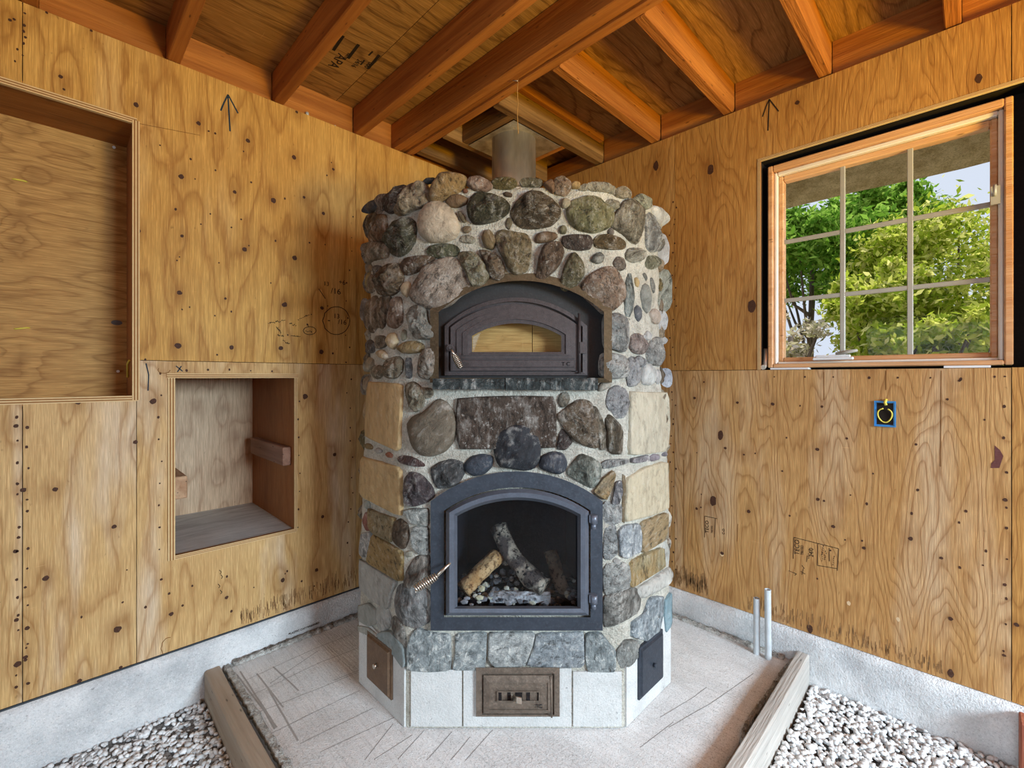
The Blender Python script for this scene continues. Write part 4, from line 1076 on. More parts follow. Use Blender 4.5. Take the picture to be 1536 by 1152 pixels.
# uneven mortar cap
cb = len(vs); rings_ = 6
for k in range(1, rings_ + 1):
    f = 1 - k / rings_
    for i in range(NC):
        p = vs[(nr - 1) * NC + i]
        vs.append(Vector((p.x * f, p.y * f, ZTOP + 0.012 * (1 - f) + 0.01 * noise.noise(Vector((p.x * f * 9, p.y * f * 9, 2))))))
for k in range(rings_):
    b0 = (nr - 1) * NC if k == 0 else cb + (k - 1) * NC; b1 = cb + k * NC
    for i in range(NC):
        i2 = (i + 1) % NC
        fs.append((b0 + i, b0 + i2, b1 + i2, b1 + i))
MB().add(vs, fs, True).obj('mortar_body', M_MORTAR, HE)

# ---- stones
def resample(poly, n, rounds, ct=0.2):
    p = [Vector(q) for q in poly]
    for _ in range(rounds):
        o = []
        for i in range(len(p)):
            a, b = p[i], p[(i + 1) % len(p)]
            o += [a * (1 - ct) + b * ct, a * ct + b * (1 - ct)]
        p = o
    ln = [0.0]
    for i in range(len(p)): ln.append(ln[-1] + (p[(i + 1) % len(p)] - p[i]).length)
    out = []; k = 0
    for j in range(n):
        t = ln[-1] * j / n
        while ln[k + 1] < t: k += 1
        f = (t - ln[k]) / max(1e-9, ln[k + 1] - ln[k])
        out.append(p[k].lerp(p[(k + 1) % len(p)], f))
    return out
def stone_mesh(name, poly, mapf, height, kind, seed, n=26, flat=False, rough=0.3):
    """Pillow of rings from the outline to its middle, raised along the face normal and broken up by noise."""
    out = resample(poly, n, 1, 0.05 if flat else 0.17)
    rd = random.Random(int(seed * 100)); nf = 6
    fac = [(Vector((math.cos(a), math.sin(a))), rd.uniform(0.75, 1.15), rd.uniform(0.35, 1.0)) for a in [2 * math.pi * (k + rd.uniform(-0.3, 0.3)) / nf for k in range(nf)]]
    crag = kind in ('layered', 'veined', 'speckled')
    cx = sum(p.x for p in out) / n; cy = sum(p.y for p in out) / n; c = Vector((cx, cy))
    rs = [1.0, 0.975, 0.94, 0.88, 0.80, 0.71, 0.62, 0.53, 0.43, 0.33, 0.22, 0.11]
    sx = max(abs(p.x - c.x) for p in out); sy = max(abs(p.y - c.y) for p in out)
    vs = []; fs = []
    def pt(p, r):
        P, N = mapf(p.x, p.y)
        if flat: h = height * (0.0 if r > 0.999 else (0.8 if r > 0.95 else 1.0))
        else:
            h = height * max(0.0, 1 - r ** 3.2) ** 0.62
            if crag:
                e = Vector(((p.x - c.x) / sx, (p.y - c.y) / sy))
                h = min([h] + [height * max(0.12, c0 - s0 * e.dot(d0)) for d0, c0, s0 in fac])
        q = P * 26 + Vector((seed, seed * 0.7, 0))
        nz = noise.noise(q) * 0.55 + noise.noise(q * 2.3) * 0.3 + noise.noise(q * 5) * 0.16
        if kind in ('layered', 'veined'):
            cell = noise.voronoi(P * 22 + Vector((seed, 0, seed)))[0]
            nz += (cell[0] - 0.35) * 0.9
        if crag: nz += 0.30 * (1 - 2 * abs(noise.noise(q * 3.1 + Vector((3, 1, 7))))) + 0.14 * noise.noise(q * 9)
        h += height * rough * nz * (1 - r ** 6)
        if r > 0.999: h = -0.006
        return P + N * h
    for r in rs:
        for p in out: vs.append(pt(c + (p - c) * r, r))
    vs.append(pt(c, 0.0))
    for k in range(len(rs) - 1):
        for i in range(n):
            i2 = (i + 1) % n
            fs.append((k * n + i, k * n + i2, (k + 1) * n + i2, (k + 1) * n + i))
    k = len(rs) - 1
    for i in range(n): fs.append((k * n + i, k * n + (i + 1) % n, len(vs) - 1))
    return MB().add(vs, fs, True).mesh(name)
def face_map(px, py):
    u, v, z = surf(px, py)
    return L(u, v, z), normal(u, v, z)
TL = {0: None, 1: (520, 240), 2: (760, 240), 3: (520, 480), 4: (760, 480), 5: (520, 700), 6: (760, 700), 7: (520, 880), 8: (760, 880)}
TS = 260 / 1152
def to_px(tile, pts):
    if tile == 0: return [tuple(p) for p in pts]
    ox, oy = TL[tile]
    return [(ox + x * TS, oy + y * TS) for x, y in pts]
for i, (tile, poly, col, kind) in enumerate(ST):
    pp = to_px(tile, poly)
    g_ = 1.05 if kind == 'slate' else 1.02 if kind in ('slab', 'rect', 'key') else 1.14
    mx_ = sum(p[0] for p in pp) / len(pp); my_ = sum(p[1] for p in pp) / len(pp)
    pp = [(mx_ + (x - mx_) * g_, my_ + (y - my_) * g_) for x, y in pp]
    xs = [p[0] for p in pp]; ys_ = [p[1] for p in pp]
    size = min(max(xs) - min(xs), max(ys_) - min(ys_)) * 0.0024
    mat = M_STONE.get(kind, M_STONE['plain']); nm = 'fieldstone'
    if kind in ('slab', 'slate', 'rect'):
        me = stone_mesh('facing_slab', pp, face_map, 0.018 if kind == 'rect' else 0.012, kind, i * 3.7, 28, True, 0.35); nm = 'facing_slab'
        if kind == 'rect': mat = M_STONE['speckled']
    elif kind == 'ochre' and tile in (5, 6):
        me = stone_mesh('facing_slab', pp, face_map, 0.013, kind, i * 3.7, 28, True, 0.35); nm = 'facing_slab'
    elif kind == 'key':
        me = stone_mesh('keystone', pp, face_map, 0.055, 'veined', i * 3.7, 30, False, 0.25); nm = 'keystone'
    else:
        h = min(0.048, size * 0.46)
        if py_low := (sum(ys_) / len(ys_) > 760): h *= 0.45
        elif sum(ys_) / len(ys_) > 590: h *= 0.75
        me = stone_mesh('fieldstone', pp, face_map, h, kind, i * 3.7, 44 if size > 0.05 else 20, False, 0.50 if kind in ('layered', 'veined') else (0.36 if kind == 'speckled' else 0.20))
    c_ = lin(col); g_ = (c_[0] + c_[1] + c_[2]) / 3; sat = 0.45 if kind == 'slate' else 0.85
    link(nm, me, mat, HE, tuple((g_ + (x - g_) * sat) * 0.80 for x in c_))
# sides of the heater, beyond the corners that the photograph shows
random.seed(21)
tones = [(176, 160, 136), (150, 132, 108), (128, 112, 92), (186, 180, 166), (120, 116, 108), (166, 140, 106), (140, 124, 84)]
for sgn in (-1, 1):
    def side_map(v, z):
        lo, hi = 0.4, 0.7
        for _ in range(18):
            md = (lo + hi) / 2
            if sdf(U0 + sgn * md, v, z) < 0: lo = md
            else: hi = md
        return L(U0 + sgn * lo, v, z), normal(U0 + sgn * lo, v, z)
    z = 0.36
    while z < 1.93:
        hrow = random.uniform(0.07, 0.12); v = 1.925 + random.uniform(0, 0.03)
        while v < 2.36:
            w = random.uniform(0.07, 0.13)
            n = 8; poly = []
            for k in range(n):
                a = 2 * math.pi * k / n + random.uniform(-0.15, 0.15)
                poly.append((v + w / 2 + math.cos(a) * w * 0.45 * random.uniform(0.85, 1.1), min(1.95, z + hrow / 2 + math.sin(a) * hrow * 0.44 * random.uniform(0.85, 1.1))))
            kd = random.choice(['plain', 'speckled', 'veined', 'layered'])
            me = stone_mesh('fieldstone', poly, side_map, random.uniform(0.022, 0.036), kd, random.random() * 90, 16, False, 0.25)
            link('fieldstone', me, M_STONE[kd], HE, lin(random.choice(tones)))
            v += w + 0.012
        z += hrow + 0.008

# ---- slate sill under the bake oven, two pieces
def ledge(l, r, t, b, seed):
    m = MB(); n = 22; lp = []
    for i in range(n + 1):
        x = l + (r - l) * i / n
        j = lambda s: noise.noise(Vector((x * 0.12, s, seed)))
        f = 1.603 + 0.006 * j(1)
        lp.append([fp(x, t + 1.2 * j(2), 1.66), fp(x, t + 1.0 * j(3), f + 0.004), fp(x, t + 5 + 2 * j(4), f - 0.004 + 0.006 * j(8)), fp(x, t + 10 + 2 * j(5), f + 0.004 * j(9)), fp(x, b + 1.3 * j(6), f + 0.006), fp(x, b + 1.2 * j(7), 1.66)])
    m.loft(lp, True, True)
    return m.obj('sill_stone', M_STONE['layered'], HE, 0.0, lin((84, 92, 92)))
ledge(649, 757, 568, 584, 1.0); ledge(758.5, 897, 567, 585, 5.0)

# ---- parged base panels
def plate(name, mat, pxs, proud, parent=HE, depth=0.02):
    """Flat plate whose corners lie on the heater's face."""
    P = []; N = None
    for p in pxs:
        u, v, z = surf(*p); P.append(L(u, v, z))
    e1 = P[1] - P[0]; e2 = P[-1] - P[0]; N = e1.cross(e2).normalized()
    if N.y > 0: N = -N
    m = MB(); m.loft([[q - N * depth for q in P], [q + N * proud for q in P]], False, True)
    return m.obj(name, mat, parent)
plate('base_panel', M_PARGE, [(617, 1088), (693, 1088), (693, 1003), (617, 1004)], 0.006)
plate('base_panel', M_PARGE, [(695.5, 1088), (857, 1088), (857, 1001), (695.5, 1003)], 0.006)
plate('base_panel', M_PARGE, [(859.5, 1088), (932, 1088), (932, 1006), (859.5, 1006)], 0.006)
def cham(side, c0, c1, z0, z1, v_in=0.0):
    """Corners on a chamfer: c runs 0..1 from the front arris to the side arris."""
    out = []
    for c, z in ((c0, z0), (c1, z0), (c1, z1), (c0, z1)):
        w = HWF + (HWS - HWF) * c
        out.append(L(U0 + side * w, VF + (HWS - HWF) * c, z))
    return out
def chplate(name, mat, side, c0, c1, z0, z1, proud, depth=0.02, zs=None, parent=HE):
    P = cham(side, c0, c1, z0, z1)
    if zs: 
        P[2].z = zs
    N = Vector((side * 0.7071, -0.7071, 0))
    m = MB(); m.loft([[q - N * depth for q in P], [q + N * proud for q in P]], True, True)
    return m.obj(name, mat, parent), P, N
chplate('base_panel', M_PARGE, -1, 0.03, 0.985, 0.0, 0.214, 0.006, zs=0.30)
chplate('base_panel', M_PARGE, 1, 0.03, 0.985, 0.0, 0.214, 0.006, zs=0.31)

# ---- firebox door
def loops(spec, ar):  # spec: list of (arch index, v)
    return [[fp(x, y, v) for x, y in arch(*ar[i])] for i, v in spec]
FA = {0: (646, 904, 946, 752, 707), 1: (666, 886, 926, 766, 731), 2: (669, 883, 923, 767, 733), 3: (674, 878, 919, 769, 739), 4: (681, 871, 913, 772, 746), 5: (686, 866, 909, 774, 750)}
FD = MB().loft(loops([(0, 1.660), (0, 1.622), (1, 1.620), (1, 1.645)], FA)).obj('firebox_door', M_IRON_F, HE, 0.0, label='blue-grey iron firebox door frame with arched top')
MB().loft(loops([(2, 1.650), (2, 1.610), (3, 1.590), (4, 1.592), (5, 1.616), (5, 1.645)], FA)).obj('door_leaf', M_IRON_D, FD)
gl = MB(); q = [fp(x, y, 1.632) for x, y in arch(684, 868, 911, 773, 749)]; q2 = [fp(x, y, 1.636) for x, y in arch(684, 868, 911, 773, 749)]
gl.loft([q, q2], True, True).obj('door_glass', M_FGLASS, FD)
for y in (782, 902):
    m = MB(); m.tube([fp(890.5, y - 10, 1.606), fp(890.5, y + 3, 1.606)], 0.0135, 12)
    m.tube([fp(890.5, y + 3.5, 1.606), fp(890.5, y + 11, 1.606)], 0.009, 12)
    a = fp(884, y - 9, 1.60); b = fp(891, y + 2, 1.60); m.box(a.x, b.x, a.y, a.y + 0.02, b.z, a.z)
    m.obj('hinge', M_IRON_D, FD)
def coil_handle(p0, p1, p2, r_rod, r_coil, turns, parent, wire=0.0028):
    m = MB(); m.tube([p0, p0.lerp(p1, 0.3), p1], r_rod, 10)
    h = m.obj('handle', M_SPRING, parent)
    ax = (p2 - p1); ln = ax.length; ax.normalize(); e1 = ax.orthogonal().normalized(); e2 = ax.cross(e1)
    path = []; nn = int(turns * 14)
    for i in range(nn + 1):
        t = i / nn; a = 2 * math.pi * turns * t
        rr = r_coil * (0.55 + 0.45 * math.sin(math.pi * (0.12 + 0.76 * t)))
        path.append(p1 + ax * ln * t + (e1 * math.cos(a) + e2 * math.sin(a)) * rr)
    MB().tube(path, wire, 6).obj('coil_grip', M_SPRING, h)
    return h
coil_handle(fp(678, 842, 1.60), fp(655, 864, 1.555), fp(622, 884, 1.535), 0.0055, 0.014, 11, FD)

# firebox chamber
m = MB()
fa, fb = fp(664, 930, 1.66), fp(890, 720, 1.66)
x0, x1, z0, z1 = fa.x, fb.x, fp(0, 917, 1.66).z, fb.z + 0.05
y0, y1 = 1.655 - V0, 2.08 - V0
V8 = [(x0, y0, z0), (x1, y0, z0), (x1 - 0.05, y1, z0), (x0 + 0.05, y1, z0), (x0, y0, z1), (x1, y0, z1), (x1 - 0.05, y1, z1), (x0 + 0.05, y1, z1)]
m.add(V8, [(0, 1, 2, 3), (3, 2, 6, 7), (0, 3, 7, 4), (1, 5, 6, 2), (4, 7, 6, 5)])
m.obj('firebox_chamber', M_BRICK, HE)

# ---- bake oven: recessed arch, plate, cast door
BA = {0: (645, 918, 574, 464, 409), 1: (658, 906, 567, 468, 421), 2: (660, 896, 567, 476, 426), 3: (667, 881, 563, 489, 446), 4: (673, 874, 558, 490, 452), 5: (676, 871, 556, 491, 456),
      6: (685, 863, 538, 495, 464), 7: (694, 855, 533, 499, 472), 8: (701, 849, 531, 502, 479), 9: (708, 842, 528, 504, 485)}
MB().loft(loops([(0, 1.650), (1, 1.636), (1, 1.706)], BA)).obj('oven_arch_reveal', plain('sooty_reveal', lin((92, 76, 56)), 0.85, 0, 0.2, 0.6, 14, 0.6), HE)
BD = MB().loft(loops([(1, 1.705), (1, 1.700), (3, 1.698), (3, 1.72)], BA)).obj('bake_oven_door', M_IRON_P, HE, label='cast iron bake oven door with arched window')
MB().loft(loops([(3, 1.706), (3, 1.682), (4, 1.680), (4, 1.694), (5, 1.694), (5, 1.677), (6, 1.676), (6, 1.671), (7, 1.670), (7, 1.666), (8, 1.665), (8, 1.670), (9, 1.672), (9, 1.70)], BA)).obj('door_leaf', M_IRON_B, BD)
m = MB(); a = fp(686, 551, 1.672); b = fp(862, 540, 1.672); m.box(a.x, b.x, a.y, a.y + 0.01, a.z, b.z); m.obj('lower_rail', M_IRON_B, BD, 0.0015)
lettering('embossed_letters', BD, 'T C', M_BLACK, fp(842.5, 548.5, 1.6715), (1, 0, 0), (0, 0, 1), 0.0195, 0.0012)
gl = MB(); q = [fp(x, y, 1.690) for x, y in arch(706, 844, 529, 503, 484)]; q2 = [fp(x, y, 1.693) for x, y in arch(706, 844, 529, 503, 484)]
gl.loft([q, q2], True, True).obj('door_glass', M_FGLASS, BD)
m = MB(); m.tube([fp(869, 470, 1.672), fp(869, 560, 1.672)], 0.006, 10)
a = fp(870, 530, 1.664); b = fp(879, 513, 1.664); m.box(a.x, b.x, a.y, a.y + 0.03, a.z, b.z)
m.obj('hinge', M_IRON_B, BD)
m = MB(); c = fp(676, 522, 1.672); m.tube([c + Vector((0, 0.025, 0)), c - Vector((0, 0.012, 0))], 0.013, 14); m.tube([c - Vector((0, 0.012, 0)), c - Vector((0, 0.017, 0))], 0.006, 8)
m.obj('latch', M_IRON_B, BD)
coil_handle(fp(677, 524, 1.650), fp(681, 532, 1.640), fp(691.5, 552, 1.622), 0.004, 0.011, 9, BD, 0.0022)
# oven cavity
m = MB(); a = fp(690, 534, 1.71); b = fp(860, 466, 1.71); y1 = 1.98 - V0
m.add([(a.x, a.y, a.z), (b.x, a.y, a.z), (b.x, y1, a.z), (a.x, y1, a.z), (a.x, a.y, b.z), (b.x, a.y, b.z), (b.x, y1, b.z), (a.x, y1, b.z)], [(0, 1, 2, 3), (3, 2, 6, 7), (0, 3, 7, 4), (1, 5, 6, 2), (4, 7, 6, 5)])
m.obj('oven_cavity', M_BRICK, HE)

# ---- ash drawer door
def rect(l, r, t, b): return [(l, b), (r, b), (r, t), (l, t)]
def rl(spec): return [[fp(x, y, v) for x, y in rect(*s)] for s, v in spec]
AD = MB().loft(rl([((714, 839.5, 1001.5, 1075), 1.645), ((714, 839.5, 1001.5, 1075), 1.630), ((723, 831.5, 1010.5, 1072), 1.630), ((723, 831.5, 1010.5, 1072), 1.638), ((725.5, 829, 1013, 1070), 1.638), ((725.5, 829, 1013, 1070), 1.624),
     ((733.5, 822, 1024, 1065), 1.618), ((733.5, 822, 1024, 1065), 1.622)]), False, True).obj('ash_door', M_RUST, HE, label='rusty iron ash door with sliding air damper')
m = MB(); a = fp(745.5, 1052.5, 1.620); b = fp(810, 1037, 1.620)
fr_ = rl([((745.5, 810, 1037, 1052.5), 1.622), ((745.5, 810, 1037, 1052.5), 1.615), ((747.5, 808, 1038.5, 1051), 1.615), ((747.5, 808, 1038.5, 1051), 1.6215)])
m.loft(fr_); m.obj('damper_frame', M_RUST, AD)
for l, r in ((748, 752.5), (761, 766), (773, 783.5), (789.5, 795), (806, 808)):
    m = MB(); m.loft(rl([((l, r, 1038.5, 1051), 1.6218), ((l, r, 1038.5, 1051), 1.6205)]), True, True); m.obj('damper_slot', M_BLACK, AD)
m = MB(); A = fp(771, 1048, 1.622); B = fp(779, 1050, 1.585)
w = Vector((0.0075, 0, 0.0)); h_ = Vector((0, 0, 0.013))
m.add([A - w - h_ * 0.4, A + w - h_ * 0.4, A + w + h_, A - w + h_, B - w * 1.3 - h_ * 0.9, B + w * 1.3 - h_ * 1.2, B + w * 1.3 + h_ * 0.6, B - w * 1.3 + h_ * 0.9], [(0, 1, 2, 3), (4, 5, 6, 7), (0, 1, 5, 4), (1, 2, 6, 5), (2, 3, 7, 6), (3, 0, 4, 7)])
m.obj('damper_knob', M_SPRING, AD, 0.0015)
lettering('embossed_letters', AD, 'TC', M_IRON_P, fp(803.5, 1062, 1.6175), (1, 0, 0), (0, 0, 1), 0.0185, 0.0012)
m = MB(); m.tube([fp(826, 1014, 1.622), fp(827.5, 1076, 1.622)], 0.0035, 8); m.obj('hinge_pin', M_RUST, AD)

# ---- clean-out covers on the chamfers
def cover(side, mat, c0, c1, z0, z1):
    o, P, N = chplate('cleanout_cover', mat, side, c0, c1, z0, z1, 0.014, 0.0)
    o['label'] = 'brown iron clean-out cover' if side < 0 else 'dark grey iron clean-out cover'
    ctr = sum(P, Vector()) / 4
    def sh(f): return [ctr + (p - ctr) * f for p in P]
    m = MB(); m.loft([[q + N * 0.014 for q in sh(0.90)], [q + N * 0.022 for q in sh(0.86)]], False, True); m.obj('cover_plate', mat, o)
    m = MB(); m.tube([ctr + N * 0.022, ctr + N * 0.036], [0.007, 0.009], 8); m.obj('knob', M_SPRING if side < 0 else mat, o)
cover(-1, M_BRONZE, 0.24, 0.75, 0.062, 0.250)
cover(1, M_IRON_F, 0.24, 0.75, 0.062, 0.255)

# ================================================================ THINGS IN AND ON THE HEATER
hm = HE.matrix_basis.copy()
def hw(p): return hm @ p
def log_mesh(path, rad, seed, n=14, segs=14, split=0.0):
    path = [Vector(p) for p in path]; vs = []; fs = []
    for i in range(segs + 1):
        t = i / segs; f = t * (len(path) - 1); k = min(int(f), len(path) - 2); p = path[k].lerp(path[k + 1], f - k)
        d = (path[k + 1] - path[k]).normalized(); e1 = d.cross(Vector((0, 0, 1))).normalized(); e2 = e1.cross(d)
        for j in range(n):
            a = 2 * math.pi * j / n
            r = rad * (1 + 0.22 * noise.noise(Vector((math.cos(a) * 1.5 + seed, math.sin(a) * 1.5, t * 4))) + 0.14 * noise.noise(Vector((math.cos(a) * 4, math.sin(a) * 4 + seed, t * 9))))
            if split and math.sin(a) > 0.2: r *= 1 - split * (math.sin(a) - 0.2)
            vs.append(p + (e1 * math.cos(a) + e2 * math.sin(a)) * r)
    for i in range(segs):
        for j in range(n):
            j2 = (j + 1) % n; fs.append((i * n + j, i * n + j2, (i + 1) * n + j2, (i + 1) * n + j))
    fs.append(tuple(range(n - 1, -1, -1))); fs.append(tuple(segs * n + k for k in range(n)))
    return MB().add(vs, fs, True).mesh('firewood_log')
def bark(name, c1, c2, c3):
    m = NT(name, 0.9, 0.15); co = m.coord('Object')
    n1 = m.noise(co, 16, 4, 0.6); n2 = m.noise(co, 70, 4, 0.65)
    c = m.mix(m.ramp(n1, [(0.42, 0.0), (0.56, 1.0)]), c1, c2); c = m.mix(m.ramp(n2, [(0.52, 0.0), (0.62, 1.0)]), c, c3)
    m.base(c); m.bump(n2, 0.9, 0.01); return m.m
B1 = bark('log_tan', lin((214, 176, 122)), lin((186, 142, 88)), lin((120, 86, 54)))
B2 = bark('log_charred', lin((190, 176, 150)), lin((90, 80, 72)), lin((34, 30, 28)))
B3 = bark('log_grey', lin((168, 146, 116)), lin((140, 118, 90)), lin((88, 70, 52)))
VL = 1.80
logs = [('tan split log leaning left in the firebox', B1, [fp(694, 884, 1.72), fp(716, 860, 1.76), fp(746, 832, 1.84)], 0.036, 1.0, 0.5),
        ('charred log crossing over to the right with pale sawn end', B2, [fp(748, 790, 1.90), fp(768, 834, 1.82), fp(800, 868, 1.74), fp(817, 880, 1.71)], 0.036, 4.0, 0.2),
        ('upright jagged charred stick at the top of the fire', B2, [fp(762, 845, 1.86), fp(757, 815, 1.87), fp(751, 786, 1.88)], 0.026, 8.0, 0.3),
        ('thin grey-brown log standing at the right of the firebox', B3, [fp(848, 895, 1.80), fp(838, 866, 1.85), fp(826, 828, 1.92)], 0.028, 11.0, 0.4)]
for lb, mt, path, r, sd, sp in logs:
    o = link('firewood_log', log_mesh([hw(p) for p in path], r, sd, split=sp), mt, None, label=lb, cat='log', group='logs in the firebox')
m = MB(); a = fp(735, 903, 1.70); b = fp(826, 891, 1.70)
lp = []
for i in range(15):
    t = i / 14; x = a.x + (b.x - a.x) * t
    lp.append([hw(Vector((x, a.y + dy, a.z + dz * (1 + 0.25 * noise.noise(Vector((x * 40, dy * 60, 1)))))))for dy, dz in ((0, -0.004), (0, 0.022), (0.02, 0.028), (0.045, 0.022), (0.045, -0.004))])
m.loft(lp, True, True).obj('ash_log', bark('ash_white', lin((206, 206, 200)), lin((150, 146, 140)), lin((96, 92, 88))), None, label='flat ash-whitened log lying along the front of the firebox', cat='log', group='logs in the firebox')
# ash and charcoal on the firebox floor
random.seed(5)
m = MB(); base = fp(690, 905, 1.70)
ico = bmesh.new(); bmesh.ops.create_icosphere(ico, subdivisions=1, radius=1.0)
IV = [v.co.copy() for v in ico.verts]; IF = [tuple(v.index for v in f.verts) for f in ico.faces]; ico.free()
for k in range(260):
    x = random.uniform(fa.x + 0.04, fb.x - 0.04); y = random.uniform(1.68, 1.95) - V0
    left = max(0.0, 1 - abs(x + 0.09) / 0.16)
    z = z0 + random.uniform(0, 0.012 + 0.045 * left)
    s = random.uniform(0.006, 0.016)
    sc = Vector((s * random.uniform(0.7, 1.4), s * random.uniform(0.7, 1.4), s * random.uniform(0.5, 1)))
    m.add([hw(Vector((x + v.x * sc.x, y + v.y * sc.y, z + v.z * sc.z))) for v in IV], IF)
mt = NT('ash_and_char', 0.95, 0.1); rnd = mt.n('NewGeometry').outputs['Random Per Island']
mt.base(mt.ramp(rnd, [(0.0, lin((40, 38, 38))), (0.45, lin((90, 88, 88))), (0.75, lin((190, 188, 182))), (1.0, lin((214, 204, 160)))]))
m.obj('ash_bed', mt.m, None, label='grey ash and charcoal bits under the logs', cat='ash', kind='stuff')
# golden wood-grained panel fitted behind the bake oven glass
A = fp(692, 533, 1.745); B = fp(858, 470, 1.745); xs_ = fp(798.5, 0, 1.745).x
bo = empty('oven_panel', hw(Vector((0, A.y, A.z))), math.radians(135), label='golden wood-grained panel behind the bake oven window', cat='board')
M_OVEN_PANEL = plywood('oven_panel_wood', 'zx', lin((236, 190, 112)), lin((222, 170, 92)), lin((168, 112, 52)), rings=8, contrast=0.5, scale=3)
for l, r in ((A.x, xs_ - 0.0012), (xs_ + 0.0012, B.x)):
    box('panel_piece', M_OVEN_PANEL, bo, l, r, 0, 0.018, 0.001, B.z - A.z, 0.0)

# flue pipe and ceiling plate
pc = uv_world(0.010, 2.530, 0)
FPp = empty('flue_pipe', (pc.x, pc.y, ZTOP + 0.004), 0, label='shiny galvanised flue pipe rising from the heater top to the ceiling', cat='pipe')
m = MB(); m.tube([(0, 0, 0), (0, 0, ZT - ZTOP - 0.005)], 0.121, 40); m.obj('pipe', M_STEEL, FPp)
m = MB(); m.tube([(0, 0, 0.30), (0, 0, 0.325)], 0.1225, 40); m.obj('seam_band', M_STEEL, FPp)
box('ceiling_plate', M_STEEL, FPp, 0.327 - pc.x, 0.703 - pc.x, 0.329 - pc.y, 0.688 - pc.y, ZT - ZTOP - 0.006, ZT - ZTOP - 0.004)
# string on a nail under the header
p = far(777, 120, 0); v = (ZT - CAM.z) * F_PX / (HY - 120); p = far(777, 120, v)
m = MB(); m.tube([(p.x, p.y, ZT + 0.004), (p.x + 0.004, p.y, ZT - 0.05), (p.x - 0.002, p.y - 0.002, ZT - 0.105), (p.x + 0.004, p.y, ZT - 0.150), (p.x - 0.002, p.y, ZT - 0.235)], 0.0018, 6)
sg = m.obj('hanging_string', plain('jute', lin((176, 132, 74)), 0.9), None, label='thin string hanging from a nail in the ceiling header', cat='string')
MB().tube([(p.x + 0.012, p.y - 0.02, ZT + 0.001), (p.x, p.y, ZT - 0.004)], 0.0022, 6).obj('nail', M_SPRING, sg)

# ================================================================ HEARTH, GRAVEL, LOOSE THINGS
SL = 1.822; SR = 1.752
cut = CAM.x + CAM.y - 1.10 * R2        # diagonal front edge x + y = cut
def slab():
    n = 46; vs = []; fs = []; idx = {}
    for i in range(n + 1):
        for j in range(n + 1):
            x = 0.018 + (SL - 0.018) * i / n; y = 0.020 + (SR - 0.020) * j / n
            if x + y > cut: continue
            ex = min(1, (SL - x) / 0.05); ey = min(1, (SR - y) / 0.05)
            z = 0.003 * noise.noise(Vector((x * 3, y * 3, 0))) + 0.0015 * noise.noise(Vector((x * 14, y * 14, 0))) - 0.002
            idx[(i, j)] = len(vs); vs.append((x, y, z))
    for i in range(n):
        for j in range(n):
            q = [(i, j), (i + 1, j), (i + 1, j + 1), (i, j + 1)]
            if all(k in idx for k in q): fs.append(tuple(idx[k] for k in q))
    me = MB().add(vs, fs, True).mesh('hearth_slab', recalc=False)
    o = link('hearth_slab', me, M_SLAB, None, label='scratched grey concrete hearth slab under the masonry heater', cat='slab')
    md = o.modifiers.new('thickness', 'SOLIDIFY'); md.thickness = 0.12; md.offset = -1
    return o
HS = slab()
def ridge(path, w, h, name='ragged_rim', seed=0, dense=0.012):
    """A ragged strip of mortar squeezed up along an edge."""
    P = [Vector(p) for p in path]; pts = []
    for a, b in zip(P[:-1], P[1:]):
        n = max(2, int((b - a).length / dense)); pts += [a.lerp(b, i / n) for i in range(n)]
    pts.append(P[-1]); lp = []
    for i, p in enumerate(pts):
        d = (pts[min(i + 1, len(pts) - 1)] - pts[max(i - 1, 0)]).normalized(); s = Vector((-d.y, d.x, 0))
        n1 = noise.noise(Vector((i * 0.35, seed, 0))); n2 = noise.noise(Vector((i * 0.5, seed + 5, 0))); n3 = noise.noise(Vector((i * 0.8, seed + 9, 0)))
        o = s * (w * 0.35 * n3)
        lp.append([p + o - s * w * (0.6 + 0.25 * n1) - Vector((0, 0, 0.01)), p + o - s * w * 0.35 + Vector((0, 0, h * (0.75 + 0.5 * n2))), p + o + s * w * 0.1 + Vector((0, 0, h * (0.45 + 0.6 * n3))), p + o + s * w * 0.3 + Vector((0, 0, h * (0.8 + 0.5 * n1))), p + o + s * w * (0.6 + 0.25 * n2) - Vector((0, 0, 0.01))])
    return MB().loft([list(l) for l in lp], True, True, True).obj(name, M_RIDGE, HS)
def ridge_open(*a, **k): return ridge(*a, **k)
ridge([(SL - 0.008, 0.03, 0), (SL - 0.008, 0.4, 0), (SL - 0.008, cut - SL - 0.02, 0)], 0.026, 0.014, seed=1)
ridge([(0.9, 0.036, 0.0), (1.3, 0.036, 0.0), (SL - 0.03, 0.036, 0.0)], 0.026, 0.022, seed=3)
ridge([(0.034, 0.95, 0.0), (0.034, SR - 0.02, 0.0)], 0.024, 0.016, seed=5)
ridge([(0.03, 1.765, 0), (0.16, 1.755, 0.0), (0.33, 1.757, 0), (0.50, 1.748, 0), (0.62, 1.752, 0.0), (0.72, 1.782, 0), (0.9, 1.764, 0)], 0.014, 0.020, seed=7)
def at_s(px, py):
    v = CAM.z * F_PX / (py - HY); p = far(px, py, v); return (p.x, p.y)
